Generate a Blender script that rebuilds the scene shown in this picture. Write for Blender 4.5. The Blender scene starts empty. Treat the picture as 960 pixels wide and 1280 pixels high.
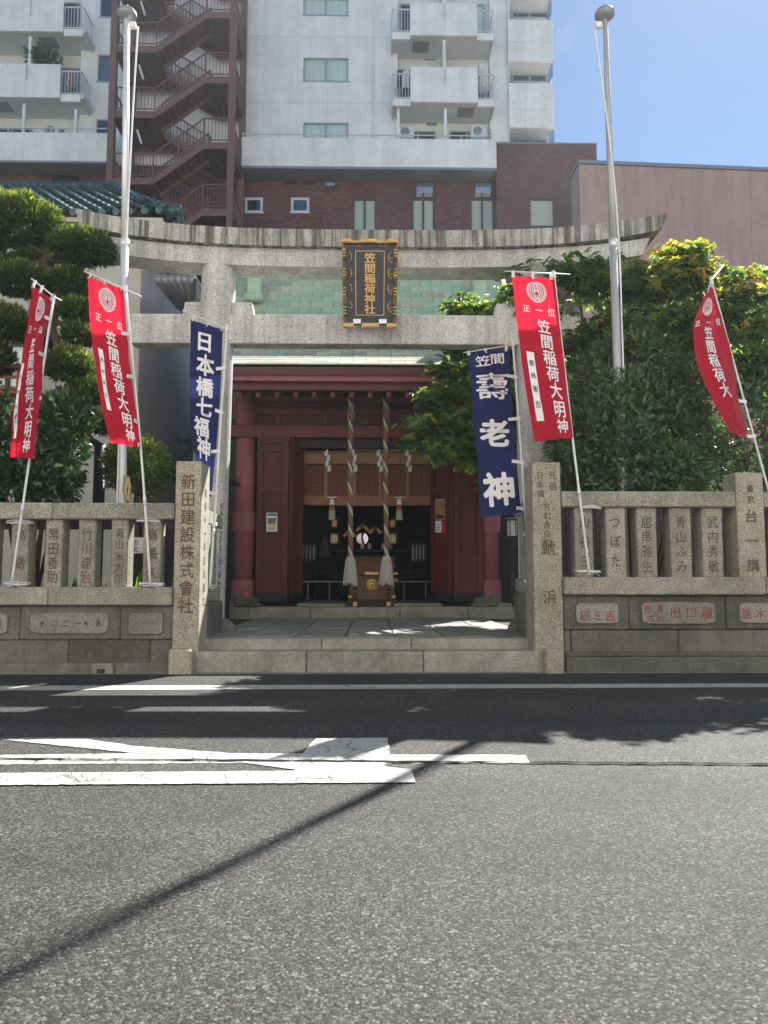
import bpy, math, random
import numpy as np
from mathutils import Vector, Matrix, Euler
random.seed(7); RNG = np.random.default_rng(7)
SC = bpy.context.scene; COL = SC.collection

# ------------------------------------------------------------------ camera
F = 961.0; W, H = 960, 1280
TH = math.atan(83 / F); PSI = math.atan(16 / F * math.cos(TH)); CAMZ = 1.0
cam_d = bpy.data.cameras.new('camera'); cam = bpy.data.objects.new('camera', cam_d); COL.objects.link(cam)
cam_d.sensor_fit = 'HORIZONTAL'; cam_d.sensor_width = 36.0; cam_d.lens = 36.0 * F / W
cam_d.clip_start = 0.05; cam_d.clip_end = 2000
cam.location = (0, 0, CAMZ); cam.rotation_euler = (math.pi / 2 + TH, 0, -PSI)
cam_d.dof.use_dof = True; cam_d.dof.focus_distance = 9.5; cam_d.dof.aperture_fstop = 9.0
SC.camera = cam
_R = Euler((math.pi / 2 + TH, 0, -PSI)).to_matrix()

# ------------------------------------------------------------------ light: daylight sky and one sun behind the shrine, to the right
SUN_EL = math.radians(44.7); SUN_AZ = math.radians(29.0)     # azimuth from +Y towards +X
SC.render.engine = 'CYCLES'
SC.view_settings.view_transform = 'Standard'; SC.view_settings.look = 'None'
SC.view_settings.exposure = 1.65; SC.view_settings.gamma = 1.0
world = bpy.data.worlds.new('World'); SC.world = world; world.use_nodes = True
wn = world.node_tree; wn.nodes.clear()
wo = wn.nodes.new('ShaderNodeOutputWorld'); wb = wn.nodes.new('ShaderNodeBackground')
sky = wn.nodes.new('ShaderNodeTexSky'); sky.sky_type = 'NISHITA'; sky.sun_disc = False
sky.sun_elevation = SUN_EL; sky.sun_rotation = SUN_AZ
sky.air_density = 0.75; sky.dust_density = 0.16; sky.ozone_density = 0.3
wb.inputs['Strength'].default_value = 0.044
# thin cirrus over the whole dome
tc = wn.nodes.new('ShaderNodeTexCoord'); cn = wn.nodes.new('ShaderNodeTexNoise')
cn.inputs['Scale'].default_value = 3.2; cn.inputs['Detail'].default_value = 7; cn.inputs['Roughness'].default_value = 0.62
cr = wn.nodes.new('ShaderNodeValToRGB'); cr.color_ramp.elements[0].position = 0.54; cr.color_ramp.elements[1].position = 0.95
cr.color_ramp.elements[1].color = (.75, .75, .75, 1)
mx = wn.nodes.new('ShaderNodeMix'); mx.data_type = 'RGBA'
mx.inputs[7].default_value = (9.0, 9.4, 10.0, 1)
wn.links.new(tc.outputs['Generated'], cn.inputs['Vector']); wn.links.new(cn.outputs['Fac'], cr.inputs[0])
tn = wn.nodes.new('ShaderNodeMix'); tn.data_type = 'RGBA'; tn.blend_type = 'MULTIPLY'; tn.inputs[0].default_value = 1; tn.inputs[7].default_value = (.75, .93, 1.06, 1)   # clear deep blue all over
wn.links.new(sky.outputs[0], tn.inputs[6]); wn.links.new(cr.outputs[0], mx.inputs[0]); wn.links.new(tn.outputs[2], mx.inputs[6])
wn.links.new(mx.outputs[2], wb.inputs['Color']); wn.links.new(wb.outputs[0], wo.inputs[0])
sun_d = bpy.data.lights.new('sun', 'SUN'); sun_d.energy = 4.8; sun_d.angle = math.radians(0.53); sun_d.color = (1.0, 0.965, 0.91)
sun = bpy.data.objects.new('sun', sun_d); COL.objects.link(sun)
_sd = Vector((math.sin(SUN_AZ) * math.cos(SUN_EL), math.cos(SUN_AZ) * math.cos(SUN_EL), math.sin(SUN_EL)))
sun.rotation_euler = _sd.to_track_quat('Z', 'Y').to_euler(); sun.location = (20, 30, 40)

# ------------------------------------------------------------------ measuring helpers (survey of the photograph)
def ray(px, py):
    return _R @ Vector(((px - W / 2) / F, (H / 2 - py) / F, -1.0))
def P(px, py, Y):
    d = ray(px, py); k = Y / d.y
    return Vector((d.x * k, Y, CAMZ + d.z * k))
def G(px, py, z=0.0):
    d = ray(px, py); k = (z - CAMZ) / d.z
    return Vector((d.x * k, d.y * k, z))
def PX(px, Y, py=700): return P(px, py, Y).x
def PZ(py, Y, px=464): return P(px, py, Y).z

# ------------------------------------------------------------------ mesh builder
class MB:
    def __init__(s): s.v = []; s.f = []
    def poly(s, pts):
        n = len(s.v); s.v += [tuple(p) for p in pts]; s.f.append(tuple(range(n, n + len(pts))))
    def add(s, vs, fs):
        n = len(s.v); s.v += [tuple(p) for p in vs]; s.f += [tuple(i + n for i in f) for f in fs]
    def box(s, x0, x1, y0, y1, z0, z1):
        v = [(x0,y0,z0),(x1,y0,z0),(x1,y1,z0),(x0,y1,z0),(x0,y0,z1),(x1,y0,z1),(x1,y1,z1),(x0,y1,z1)]
        s.add(v, [(0,3,2,1),(4,5,6,7),(0,1,5,4),(1,2,6,5),(2,3,7,6),(3,0,4,7)]); return s
    def hexa(s, v):           # 8 points: bottom ring then top ring
        s.add(v, [(0,3,2,1),(4,5,6,7),(0,1,5,4),(1,2,6,5),(2,3,7,6),(3,0,4,7)]); return s
    def cbox(s, x0, x1, y0, y1, z0, z1, c=.01, jit=0.0, xf=None):
        C = [(x0+x1)/2, (y0+y1)/2, (z0+z1)/2]; hs = [(x1-x0)/2, (y1-y0)/2, (z1-z0)/2]
        c = min(c, min(hs) * .45); idx = {}; vs = []
        for sx in (-1,1):
            for sy in (-1,1):
                for sz in (-1,1):
                    sg = (sx,sy,sz); j = [random.uniform(-jit,jit) for _ in range(3)] if jit else (0,0,0)
                    for a in range(3):
                        idx[(sg,a)] = len(vs)
                        vs.append(tuple(C[k] + sg[k]*(hs[k] - (0 if k==a else c)) + j[k] for k in range(3)))
        fs = []
        for a in range(3):
            b, d = [k for k in range(3) if k != a]
            for sa in (-1,1):
                q = []
                for sb, sd in ((-1,-1),(1,-1),(1,1),(-1,1)):
                    sg = [0,0,0]; sg[a]=sa; sg[b]=sb; sg[d]=sd; q.append(idx[(tuple(sg),a)])
                fs.append(q)
            for sb in (-1,1):
                for sd in (-1,1):
                    lo=[0,0,0]; hi=[0,0,0]; lo[a]=-1; hi[a]=1
                    for g in (lo,hi): g[b]=sb; g[d]=sd
                    lo=tuple(lo); hi=tuple(hi)
                    fs.append([idx[(lo,b)], idx[(hi,b)], idx[(hi,d)], idx[(lo,d)]])
        for sx in (-1,1):
            for sy in (-1,1):
                for sz in (-1,1): fs.append([idx[((sx,sy,sz),a)] for a in range(3)])
        cc = Vector(C); out = []
        for f in fs:
            p = [Vector(vs[i]) for i in f]; n = (p[1]-p[0]).cross(p[2]-p[0]); m = sum(p, Vector())/len(p)
            out.append(tuple(f) if n.dot(m-cc) > 0 else tuple(reversed(f)))
        if xf: vs = [xf(Vector(v)) for v in vs]
        s.add(vs, out); return s
    def tube(s, pts, r, n=8, cap=True):
        pts = [Vector(p) for p in pts]; m = len(pts)
        rs = list(r) if hasattr(r, '__len__') else [r]*m
        base = len(s.v); up = None
        for i, p in enumerate(pts):
            t = (pts[min(i+1,m-1)] - pts[max(i-1,0)]).normalized()
            if up is None:
                up = Vector((0,0,1)) if abs(t.z) < .9 else Vector((1,0,0))
            a = t.cross(up)
            if a.length < 1e-5: a = t.orthogonal()
            a.normalize(); b = a.cross(t).normalized(); up = b
            for k in range(n):
                an = 2*math.pi*k/n; s.v.append(tuple(p + (a*math.cos(an) + b*math.sin(an))*rs[i]))
        for i in range(m-1):
            for k in range(n):
                k2 = (k+1) % n
                s.f.append((base+i*n+k, base+i*n+k2, base+(i+1)*n+k2, base+(i+1)*n+k))
        if cap:
            s.f.append(tuple(base+k for k in reversed(range(n)))); s.f.append(tuple(base+(m-1)*n+k for k in range(n)))
        return s
    def bar(s, a, b, w, h=None):     # square bar between two points
        a = Vector(a); b = Vector(b); h = h or w; t = (b-a).normalized()
        u = t.cross(Vector((0,0,1)))
        if u.length < 1e-4: u = Vector((1,0,0))
        u.normalize(); v = u.cross(t).normalized(); u = u*w/2; v = v*h/2
        s.hexa([a-u-v, a+u-v, a+u+v, a-u+v, b-u-v, b+u-v, b+u+v, b-u+v]); return s
    def lathe(s, prof, cx, cy, n=20, axis='z', cz=0):
        base = len(s.v); m = len(prof)
        for (r, h) in prof:
            for k in range(n):
                a = 2*math.pi*k/n
                if axis == 'z': s.v.append((cx+r*math.cos(a), cy+r*math.sin(a), h))
                else: s.v.append((cx+r*math.cos(a), cy+h, cz+r*math.sin(a)))
        for i in range(m-1):
            for k in range(n):
                k2=(k+1)%n; s.f.append((base+i*n+k, base+i*n+k2, base+(i+1)*n+k2, base+(i+1)*n+k))
        s.f.append(tuple(base+k for k in reversed(range(n)))); s.f.append(tuple(base+(m-1)*n+k for k in range(n)))
        return s
    def prism(s, poly, d):           # poly: coplanar world points, d: extrusion vector
        poly = [Vector(p) for p in poly]; d = Vector(d); n = len(poly)
        q = [p+d for p in poly]
        s.add(poly + q, [tuple(range(n)), tuple(reversed(range(n, 2*n)))] + [(i, i+n, (i+1)%n+n, (i+1)%n) for i in range(n)]); return s
    def ell(s, c, r, nu=14, nv=9):
        base = len(s.v)
        for j in range(nv+1):
            ph = math.pi*j/nv
            for i in range(nu):
                a = 2*math.pi*i/nu
                s.v.append((c[0]+r[0]*math.sin(ph)*math.cos(a), c[1]+r[1]*math.sin(ph)*math.sin(a), c[2]+r[2]*math.cos(ph)))
        for j in range(nv):
            for i in range(nu):
                i2=(i+1)%nu; s.f.append((base+j*nu+i, base+(j+1)*nu+i, base+(j+1)*nu+i2, base+j*nu+i2))
        return s
    def build(s, name, m, parent=None, smooth=False, kind=None):
        off = ROOT.get(parent.name, Vector()) if parent else Vector()
        me = bpy.data.meshes.new(name)
        me.from_pydata([(a-off.x, b-off.y, c-off.z) for a,b,c in s.v], [], s.f)
        me.update()
        return link(name, me, m, parent, smooth, kind, off)

ROOT = {}
def link(name, me, m, parent=None, smooth=False, kind=None, off=None):
    if smooth: me.polygons.foreach_set('use_smooth', [True]*len(me.polygons))
    if m and not me.materials: me.materials.append(m)
    o = bpy.data.objects.new(name, me); COL.objects.link(o)
    if parent: o.parent = parent
    ROOT[o.name] = off if off is not None else Vector()
    if kind: o['kind'] = kind
    return o
def put(name, me, loc, parent, rot=None, scale=None):     # a copy of a shared piece at a world position
    o = bpy.data.objects.new(name, me); COL.objects.link(o); o.parent = parent
    off = ROOT[parent.name]; o.location = Vector(loc) - off
    if rot: o.rotation_euler = rot
    if scale: o.scale = scale
    ROOT[o.name] = Vector(loc); return o
def thing(name, label, cat, loc=(0,0,0), group=None):
    o = bpy.data.objects.new(name, None); COL.objects.link(o); o.location = loc; o.empty_display_size = .2
    o['label'] = label; o['category'] = cat
    if group: o['group'] = group
    ROOT[o.name] = Vector(loc); return o
def tag(o, label, cat, group=None):
    o['label'] = label; o['category'] = cat
    if group: o['group'] = group
    return o
def smooth_by_angle(o, ang=35):
    me = o.data; me.polygons.foreach_set('use_smooth', [True]*len(me.polygons))
    try: me.set_sharp_from_angle(angle=math.radians(ang))
    except Exception: pass
    return o

# ------------------------------------------------------------------ lettering
GL = {}
def glyph(ch, bold=0.0):
    k = (ch, bold)
    if k not in GL:
        c = bpy.data.curves.new('glyph', 'FONT'); c.body = ch; c.size = 1; c.offset = bold; c.resolution_u = 2
        o = bpy.data.objects.new('glyph', c); me = bpy.data.meshes.new_from_object(o)
        vs = np.array([(v.co.x-.5, v.co.y-.38) for v in me.vertices]) if len(me.vertices) else np.zeros((0,2))
        fs = [tuple(p.vertices) for p in me.polygons]
        bpy.data.objects.remove(o); bpy.data.curves.remove(c); bpy.data.meshes.remove(me)
        GL[k] = (vs, fs)
    return GL[k]
def letters(name, items, fn, m, parent, bold=0.0, push=(0,-1,0)):
    """items: (char, a, b, size[, height]) in the surface's own (a, b) metres or fractions; fn maps (a, b) to a world point"""
    mb = MB()
    for it in items:
        ch, a, b, sz = it[:4]; sh = it[4] if len(it) > 4 else sz
        vs, fs = glyph(ch)
        for iq, (ox, oy) in enumerate(BOLD(bold)):
            pv = Vector(push)*(.0002*iq); mb.add([Vector(fn(a + (x+ox)*sz, b + (y+oy)*sh)) + pv for x, y in vs], fs)
    return mb.build(name, m, parent)
def BOLD(b): return ((0,0),) if b <= 0 else ((0,0),(b,0),(-b,0),(0,b),(0,-b)) if b < .02 else ((0,0),(b,0),(-b,0),(0,b),(0,-b),(.7*b,.7*b),(-.7*b,.7*b),(.7*b,-.7*b),(-.7*b,-.7*b))
def column(text, a, b0, size, pitch=None, h=None):
    pitch = pitch or size*1.05; return [(c, a, b0 - i*pitch, size, h or size) for i, c in enumerate(text)]
# ------------------------------------------------------------------ materials
class NT:
    def __init__(s, name):
        s.m = bpy.data.materials.new(name); s.m.use_nodes = True; s.t = s.m.node_tree
        s.n = s.t.nodes; s.b = s.n['Principled BSDF']; s.out = s.n['Material Output']; s._tc = None
    def L(s, a, b): s.t.links.new(a, b)
    def new(s, ty, **kw):
        x = s.n.new(ty)
        for k, v in kw.items(): setattr(x, k, v)
        return x
    def co(s, which='Object', sc=(1,1,1)):
        if s._tc is None: s._tc = s.new('ShaderNodeTexCoord')
        o = s._tc.outputs[which]
        if sc != (1,1,1):
            mp = s.new('ShaderNodeMapping'); mp.inputs['Scale'].default_value = sc; s.L(o, mp.inputs['Vector']); o = mp.outputs[0]
        return o
    def noise(s, scale, detail=4, rough=.6, vec=None, dist=0):
        x = s.new('ShaderNodeTexNoise'); x.inputs['Scale'].default_value = scale; x.inputs['Detail'].default_value = detail
        x.inputs['Roughness'].default_value = rough; x.inputs['Distortion'].default_value = dist
        s.L(vec or s.co(), x.inputs['Vector']); return x.outputs['Fac']
    def voro(s, scale, vec=None, out='Color', feature='F1', rnd=1.0):
        x = s.new('ShaderNodeTexVoronoi', feature=feature); x.inputs['Scale'].default_value = scale
        x.inputs['Randomness'].default_value = rnd
        s.L(vec or s.co(), x.inputs['Vector']); return x.outputs[out]
    def ramp(s, fac, stops, interp='LINEAR'):
        r = s.new('ShaderNodeValToRGB'); cr = r.color_ramp; cr.interpolation = interp
        while len(cr.elements) < len(stops): cr.elements.new(.5)
        for e, (p, c) in zip(cr.elements, stops):
            e.position = p; e.color = (c, c, c, 1) if not hasattr(c, '__len__') else (*c[:3], 1)
        s.L(fac, r.inputs[0]); return r.outputs[0]
    def mix(s, fac, a, b, mode='MIX'):
        x = s.new('ShaderNodeMix', data_type='RGBA', blend_type=mode)
        for v, i in ((fac, 0), (a, 6), (b, 7)):
            if hasattr(v, 'links') or hasattr(v, 'is_linked'): s.L(v, x.inputs[i])
            elif i == 0: x.inputs[0].default_value = v
            else: x.inputs[i].default_value = (*v[:3], 1)
        return x.outputs[2]
    def math(s, op, a, b=0.0):
        x = s.new('ShaderNodeMath', operation=op)
        for v, i in ((a,0),(b,1)):
            if hasattr(v, 'is_linked'): s.L(v, x.inputs[i])
            else: x.inputs[i].default_value = v
        return x.outputs[0]
    def rnd(s): return s.new('ShaderNodeObjectInfo').outputs['Random']
    def vary(s, col, amt):    # brightness differs from object to object
        r = s.ramp(s.rnd(), [(0, 1-amt), (1, 1+amt)]); return s.mix(1.0, col, r, 'MULTIPLY')
    def bump(s, h, strength=.3, dist=.01):
        b = s.new('ShaderNodeBump'); b.inputs['Strength'].default_value = strength; b.inputs['Distance'].default_value = dist
        s.L(h, b.inputs['Height']); s.L(b.outputs[0], s.b.inputs['Normal']); return b
    def col(s, c):
        if hasattr(c, 'is_linked'): s.L(c, s.b.inputs['Base Color'])
        else: s.b.inputs['Base Color'].default_value = (*c[:3], 1)
    def set(s, rough=.8, metal=0, spec=.5):
        s.b.inputs['Roughness'].default_value = rough; s.b.inputs['Metallic'].default_value = metal
        s.b.inputs['Specular IOR Level'].default_value = spec
        return s.m

def plain(name, c, rough=.7, metal=0, var=.12, scale=6, bump=0, bscale=120, spec=.4, objvar=0, stretch=(1,1,1)):
    t = NT(name); n = t.noise(scale, 5, .65, t.co('Object', stretch))
    c1 = [x*(1-var) for x in c]; c2 = [min(1, x*(1+var)) for x in c]
    k = t.mix(t.ramp(n, [(.3, 0), (.7, 1)]), c1, c2)
    if objvar: k = t.vary(k, objvar)
    t.col(k)
    if bump: t.bump(t.noise(bscale, 3, .6), bump, .004)
    return t.set(rough, metal, spec)

def granite(name, c, speck=.28, moss=0.0, streak=0.0, dark=.25, scale=1.0, objvar=.08, sfreq=20, mosscol=(.16,.15,.06)):
    t = NT(name)
    f = t.voro(170*scale); sp = t.new('ShaderNodeSeparateColor'); t.L(f, sp.inputs[0])
    k = t.mix(sp.outputs[0], [x*(1-speck) for x in c], [min(1,x*(1+speck)) for x in c])
    g = t.ramp(t.noise(70*scale, 3, .7), [(.36, 1-speck*1.5), (.5, 1.0), (.66, 1+speck*.6)])
    k = t.mix(1.0, k, g, 'MULTIPLY')
    big = t.ramp(t.noise(1.7, 6, .65, dist=.4), [(.35, 1-dark), (.6, 1.05)]); k = t.mix(1.0, k, big, 'MULTIPLY')
    if moss: k = t.mix(t.math('MULTIPLY', t.ramp(t.noise(3.1, 7, .7, dist=.6), [(.42, 0), (.68, 1)]), moss), k, mosscol)
    if streak:
        s = t.ramp(t.noise(1.0, 6, .7, t.co('Object', (sfreq, sfreq, sfreq*.04))), [(.44, 0), (.58, 1)])
        k = t.mix(t.math('MULTIPLY', s, streak), k, [.09,.085,.075])
    if objvar: k = t.vary(k, objvar)
    t.col(k)
    h = t.math('ADD', t.noise(140*scale, 3, .7), t.math('MULTIPLY', t.noise(18, 4, .6), .8)); t.bump(h, .35, .006)
    return t.set(.88, 0, .3)

def inkmat(name, c, stone, wear=.45):      # paint left in carved strokes, worn back to the stone in places
    t = NT(name); n = t.ramp(t.noise(38, 6, .75), [(.46, 0), (.60, 1)]); t.col(t.mix(t.math('MULTIPLY', n, wear), c, stone)); t.bump(t.noise(140,3,.7), .35, .006); return t.set(.92, 0, .2)

def leafmat(name, a, b, tip=None, trans=.35, rough=.5, spec=.4):
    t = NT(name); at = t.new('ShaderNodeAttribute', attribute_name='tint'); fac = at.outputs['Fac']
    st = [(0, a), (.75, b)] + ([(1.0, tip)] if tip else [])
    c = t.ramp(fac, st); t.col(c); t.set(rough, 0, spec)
    tr = t.new('ShaderNodeBsdfTranslucent'); t.L(t.mix(1.0, c, (1.25, 1.35, .55), 'MULTIPLY'), tr.inputs[0])
    ms = t.new('ShaderNodeMixShader'); ms.inputs[0].default_value = trans
    t.L(t.b.outputs[0], ms.inputs[1]); t.L(tr.outputs[0], ms.inputs[2]); t.L(ms.outputs[0], t.out.inputs[0])
    return t.m

def clothmat(name, c, trans=.42):
    t = NT(name); w = t.noise(380, 2, .5)
    k = t.mix(t.ramp(w, [(.3, .92), (.7, 1.06)]), (0,0,0), c) if False else t.mix(1.0, c, t.ramp(t.noise(5, 4, .6), [(.3, .88), (.7, 1.08)]), 'MULTIPLY')
    t.col(k); t.bump(w, .15, .001); t.set(.85, 0, .15)
    t.b.inputs['Sheen Weight'].default_value = .15
    tr = t.new('ShaderNodeBsdfTranslucent'); t.L(k, tr.inputs[0])
    ms = t.new('ShaderNodeMixShader'); ms.inputs[0].default_value = trans
    t.L(t.b.outputs[0], ms.inputs[1]); t.L(tr.outputs[0], ms.inputs[2]); t.L(ms.outputs[0], t.out.inputs[0])
    return t.m

def asphalt_mat():
    t = NT('asphalt'); v = t.new('ShaderNodeTexVoronoi', feature='F1'); v.inputs['Scale'].default_value = 122
    t.L(t.co(), v.inputs['Vector']); s = t.new('ShaderNodeSeparateColor'); t.L(v.outputs['Color'], s.inputs[0])
    v2 = t.new('ShaderNodeTexVoronoi', feature='F1'); v2.inputs['Scale'].default_value = 210
    t.L(t.co(), v2.inputs['Vector']); s2 = t.new('ShaderNodeSeparateColor'); t.L(v2.outputs['Color'], s2.inputs[0])
    big = t.ramp(s.outputs[0], [(0, (.006,.006,.006)), (.28, (.014,.014,.0135)), (.52, (.034,.0335,.031)), (.76, (.074,.072,.065)), (.93, (.115,.114,.106)), (1, (.19,.188,.175))])
    tint = t.ramp(s.outputs[1], [(0, (1.08,1.0,.92)), (.5, (.97,1.01,.98)), (1, (.92,1.0,1.06))]); big = t.mix(1.0, big, tint, 'MULTIPLY')
    sm = t.ramp(s2.outputs[0], [(0, (.010,.010,.010)), (.6, (.024,.0235,.022)), (1, (.085,.082,.075))])
    edge = t.ramp(v.outputs['Distance'], [(.5, 0), (.8, 1)])
    k = t.mix(edge, big, sm)
    wear = t.ramp(t.noise(.7, 6, .65, dist=.5), [(.3, .70), (.7, 1.25)]); k = t.mix(1.0, k, wear, 'MULTIPLY')
    tr = t.ramp(t.noise(1.0, 4, .6, t.co('Object', (.06, 1.5, 1))), [(.3, .78), (.7, 1.18)]); k = t.mix(1.0, k, tr, 'MULTIPLY')
    st = t.ramp(t.noise(2.3, 7, .75), [(.60, 1), (.72, .62)]); k = t.mix(1.0, k, st, 'MULTIPLY')
    k = t.mix(1.0, k, (.88,.88,.89), 'MULTIPLY'); t.col(k)
    h = t.math('SUBTRACT', t.math('MULTIPLY', s.outputs[2], .5), v.outputs['Distance'])
    t.bump(h, .55, .006); return t.set(.82, 0, .35)

def paint_mat():
    t = NT('road_paint'); n = t.noise(26, 7, .75); cr = t.voro(4.2, None, 'Distance', 'DISTANCE_TO_EDGE')
    crack = t.ramp(t.math('ADD', cr, t.math('MULTIPLY', t.noise(14, 5, .7), .09)), [(.058, 1), (.075, 0)])
    worn = t.ramp(n, [(.53, 0), (.62, 1)])
    k = t.mix(t.ramp(t.noise(3, 5, .7), [(.3,0),(.7,1)]), (.33,.33,.31), (.42,.42,.395))
    k = t.mix(t.math('MULTIPLY', t.ramp(t.noise(200, 2, .5), [(.45,0),(.7,1)]), .35), k, (.45,.45,.44))
    crack = t.math('MULTIPLY', crack, t.ramp(t.noise(1.7, 3, .6), [(.45,0),(.6,1)])); k = t.mix(t.math('MULTIPLY', crack, .85), k, (.07,.07,.068)); k = t.mix(t.math('MULTIPLY', worn, .75), k, (.10,.10,.096))
    t.col(k); t.bump(t.noise(160, 3, .6), .3, .003); return t.set(.6, 0, .4)

def brick_mat(name, c1, c2, mortar, scale, bw=.5, rh=.25):
    t = NT(name); b = t.new('ShaderNodeTexBrick'); 
    mp = t.new('ShaderNodeMapping'); mp.inputs['Rotation'].default_value = (math.pi/2, 0, 0); t.L(t.co(), mp.inputs['Vector'])
    sx = t.new('ShaderNodeSeparateXYZ'); t.L(t.co(), sx.inputs[0]); cb = t.new('ShaderNodeCombineXYZ')
    t.L(sx.outputs[0], cb.inputs[0]); t.L(sx.outputs[2], cb.inputs[1]); t.L(cb.outputs[0], b.inputs['Vector'])
    b.inputs['Scale'].default_value = scale; b.inputs['Color1'].default_value = (*c1,1); b.inputs['Color2'].default_value = (*c2,1)
    b.inputs['Mortar'].default_value = (*mortar,1); b.inputs['Mortar Size'].default_value = .012
    b.inputs['Brick Width'].default_value = bw; b.inputs['Row Height'].default_value = rh
    k = t.mix(1.0, b.outputs['Color'], t.ramp(t.noise(.5, 5, .6), [(.3,.8),(.7,1.2)]), 'MULTIPLY')
    t.col(k); t.bump(b.outputs['Fac'], -.3, .01); return t.set(.85, 0, .3)

def plaster(name, c, streak=.12, rough=.85, mottle=.08):
    t = NT(name); n = t.ramp(t.noise(1.1, 6, .7), [(.3, 1-mottle), (.7, 1+mottle)])
    s = t.ramp(t.noise(1.0, 5, .65, t.co('Object', (2.6, 2.6, .18))), [(.4, 1), (.75, 1-streak)])
    k = t.mix(1.0, t.mix(1.0, c, n, 'MULTIPLY'), s, 'MULTIPLY')
    k = t.mix(1.0, k, t.ramp(t.noise(9, 4, .7), [(.35, .95), (.65, 1.03)]), 'MULTIPLY')
    t.col(k); t.bump(t.noise(45, 4, .65), .25, .01); return t.set(rough, 0, .3)

def woodmat(name, c, var=.35, rough=.65, chips=0.0):
    t = NT(name); n = t.noise(3.0, 6, .7, t.co('Object', (14, 14, .9)))
    k = t.mix(t.ramp(n, [(.3,0),(.7,1)]), [x*(1-var) for x in c], [min(1,x*(1+var)) for x in c])
    k = t.mix(1.0, k, t.ramp(t.noise(1.3, 5, .6), [(.3,.85),(.7,1.12)]), 'MULTIPLY')
    if chips:
        ch = t.ramp(t.noise(16, 7, .78, t.co('Object', (1, 1, .8))), [(.63, 0), (.66, 1)]); k = t.mix(t.math('MULTIPLY', ch, chips), k, (.30,.24,.23))
    t.col(k); t.bump(n, .2, .003); return t.set(rough, 0, .4)

def glassmat(name, tint=(.94,.98,.96), refl=.06, rough=.03):
    t = NT(name); tr = t.new('ShaderNodeBsdfTransparent'); tr.inputs[0].default_value = (*tint, 1)
    gl = t.new('ShaderNodeBsdfGlossy'); gl.inputs['Roughness'].default_value = rough; gl.inputs[0].default_value = (.9,.95,1,1)
    ms = t.new('ShaderNodeMixShader'); ms.inputs[0].default_value = refl
    t.L(tr.outputs[0], ms.inputs[1]); t.L(gl.outputs[0], ms.inputs[2]); t.L(ms.outputs[0], t.out.inputs[0]); t.n.remove(t.b); return t.m

def copper_mat():
    t = NT('copper_patina'); n = t.noise(3.5, 6, .7, t.co('Object', (1,1,1)))
    k = t.mix(t.ramp(n, [(.3,0),(.72,1)]), (.22,.40,.30), (.50,.62,.48))
    k = t.mix(t.ramp(t.rnd(), [(.55,0),(1,.55)]), k, (.36,.33,.24)); k = t.vary(k, .16)
    t.col(k); t.bump(t.noise(30,3,.6), .15, .003); return t.set(.85, .0, .2)

M = {}
M['asphalt'] = asphalt_mat(); M['paint'] = paint_mat()
M['concrete'] = plain('concrete', (.22,.21,.19), .9, var=.25, bump=.4, bscale=60)
M['tar'] = plain('tar', (.02,.02,.02), .95, var=.2, spec=.05)
M['earth'] = plain('earth', (.07,.06,.045), .95, var=.3, bump=.5, bscale=40)
M['torii'] = granite('torii_granite', (.60,.595,.56), .26, moss=.06, streak=.30, dark=.22, scale=.8, sfreq=5)
M['kasagi'] = granite('torii_cap_granite', (.49,.485,.45), .28, moss=.15, streak=.95, dark=.42, scale=.8, sfreq=10)
M['fence'] = granite('fence_granite', (.375,.355,.295), .36, moss=.35, streak=.15, dark=.3)
M['post'] = granite('post_granite', (.40,.37,.29), .36, moss=.3, streak=.12, dark=.2, mosscol=(.24,.2,.08))
M['wall_stone'] = granite('wall_stone', (.17,.165,.14), .3, moss=.4, streak=.45, dark=.4, objvar=.22, sfreq=8, mosscol=(.10,.10,.05))
M['plaque_stone'] = granite('plaque_stone', (.28,.27,.24), .25, moss=.1, dark=.25)
M['step'] = granite('step_granite', (.35,.34,.29), .25, moss=.32, streak=.12, dark=.35, mosscol=(.12,.12,.05))
M['slab'] = granite('slab_granite', (.27,.27,.25), .2, moss=.2, dark=.35, mosscol=(.14,.14,.09))
M['ink_red'] = inkmat('carved_red', (.125,.058,.046), (.31,.28,.21))
M['ink_bright'] = inkmat('carved_red_fresh', (.30,.06,.055), (.27,.24,.21), .5)
M['ink_dark'] = inkmat('carved_dark', (.085,.06,.048), (.31,.27,.20))
M['red_cloth'] = clothmat('red_cloth', (.62,.018,.045)); M['navy_cloth'] = clothmat('navy_cloth', (.025,.035,.13), .3)
M['white_print'] = plain('white_print', (.80,.79,.80), .8, var=.03); M['white_tab'] = plain('white_tape', (.75,.74,.72), .8, var=.08)
M['red_print'] = plain('red_print', (.60,.02,.05), .8, var=.03); M['black_print'] = plain('black_print', (.03,.03,.035), .8, var=.1)
M['pole_white'] = plain('white_pole', (.72,.72,.72), .4, var=.06, spec=.5)
M['alu'] = plain('brushed_metal', (.74,.75,.76), .40, metal=.35, var=.12, scale=3, stretch=(8,8,.6))
M['pole_grey'] = plain('weathered_pole', (.46,.46,.46), .5, metal=.3, var=.12, scale=3, stretch=(8,8,.6))
M['gold'] = plain('gold_leaf', (.46,.30,.11), .4, metal=.7, var=.25, scale=20)
M['lacquer'] = plain('black_lacquer', (.018,.02,.028), .35, var=.2, spec=.4)
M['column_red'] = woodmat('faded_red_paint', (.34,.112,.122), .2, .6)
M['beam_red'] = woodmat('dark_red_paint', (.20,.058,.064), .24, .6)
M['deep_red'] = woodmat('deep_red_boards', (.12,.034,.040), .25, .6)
M['door_red'] = woodmat('door_red', (.115,.024,.028), .35, .55, chips=.85)
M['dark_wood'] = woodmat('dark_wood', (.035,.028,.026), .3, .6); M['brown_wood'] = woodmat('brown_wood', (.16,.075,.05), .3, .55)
M['black_iron'] = plain('black_iron', (.02,.021,.024), .5, var=.2); M['blind'] = None
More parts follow.
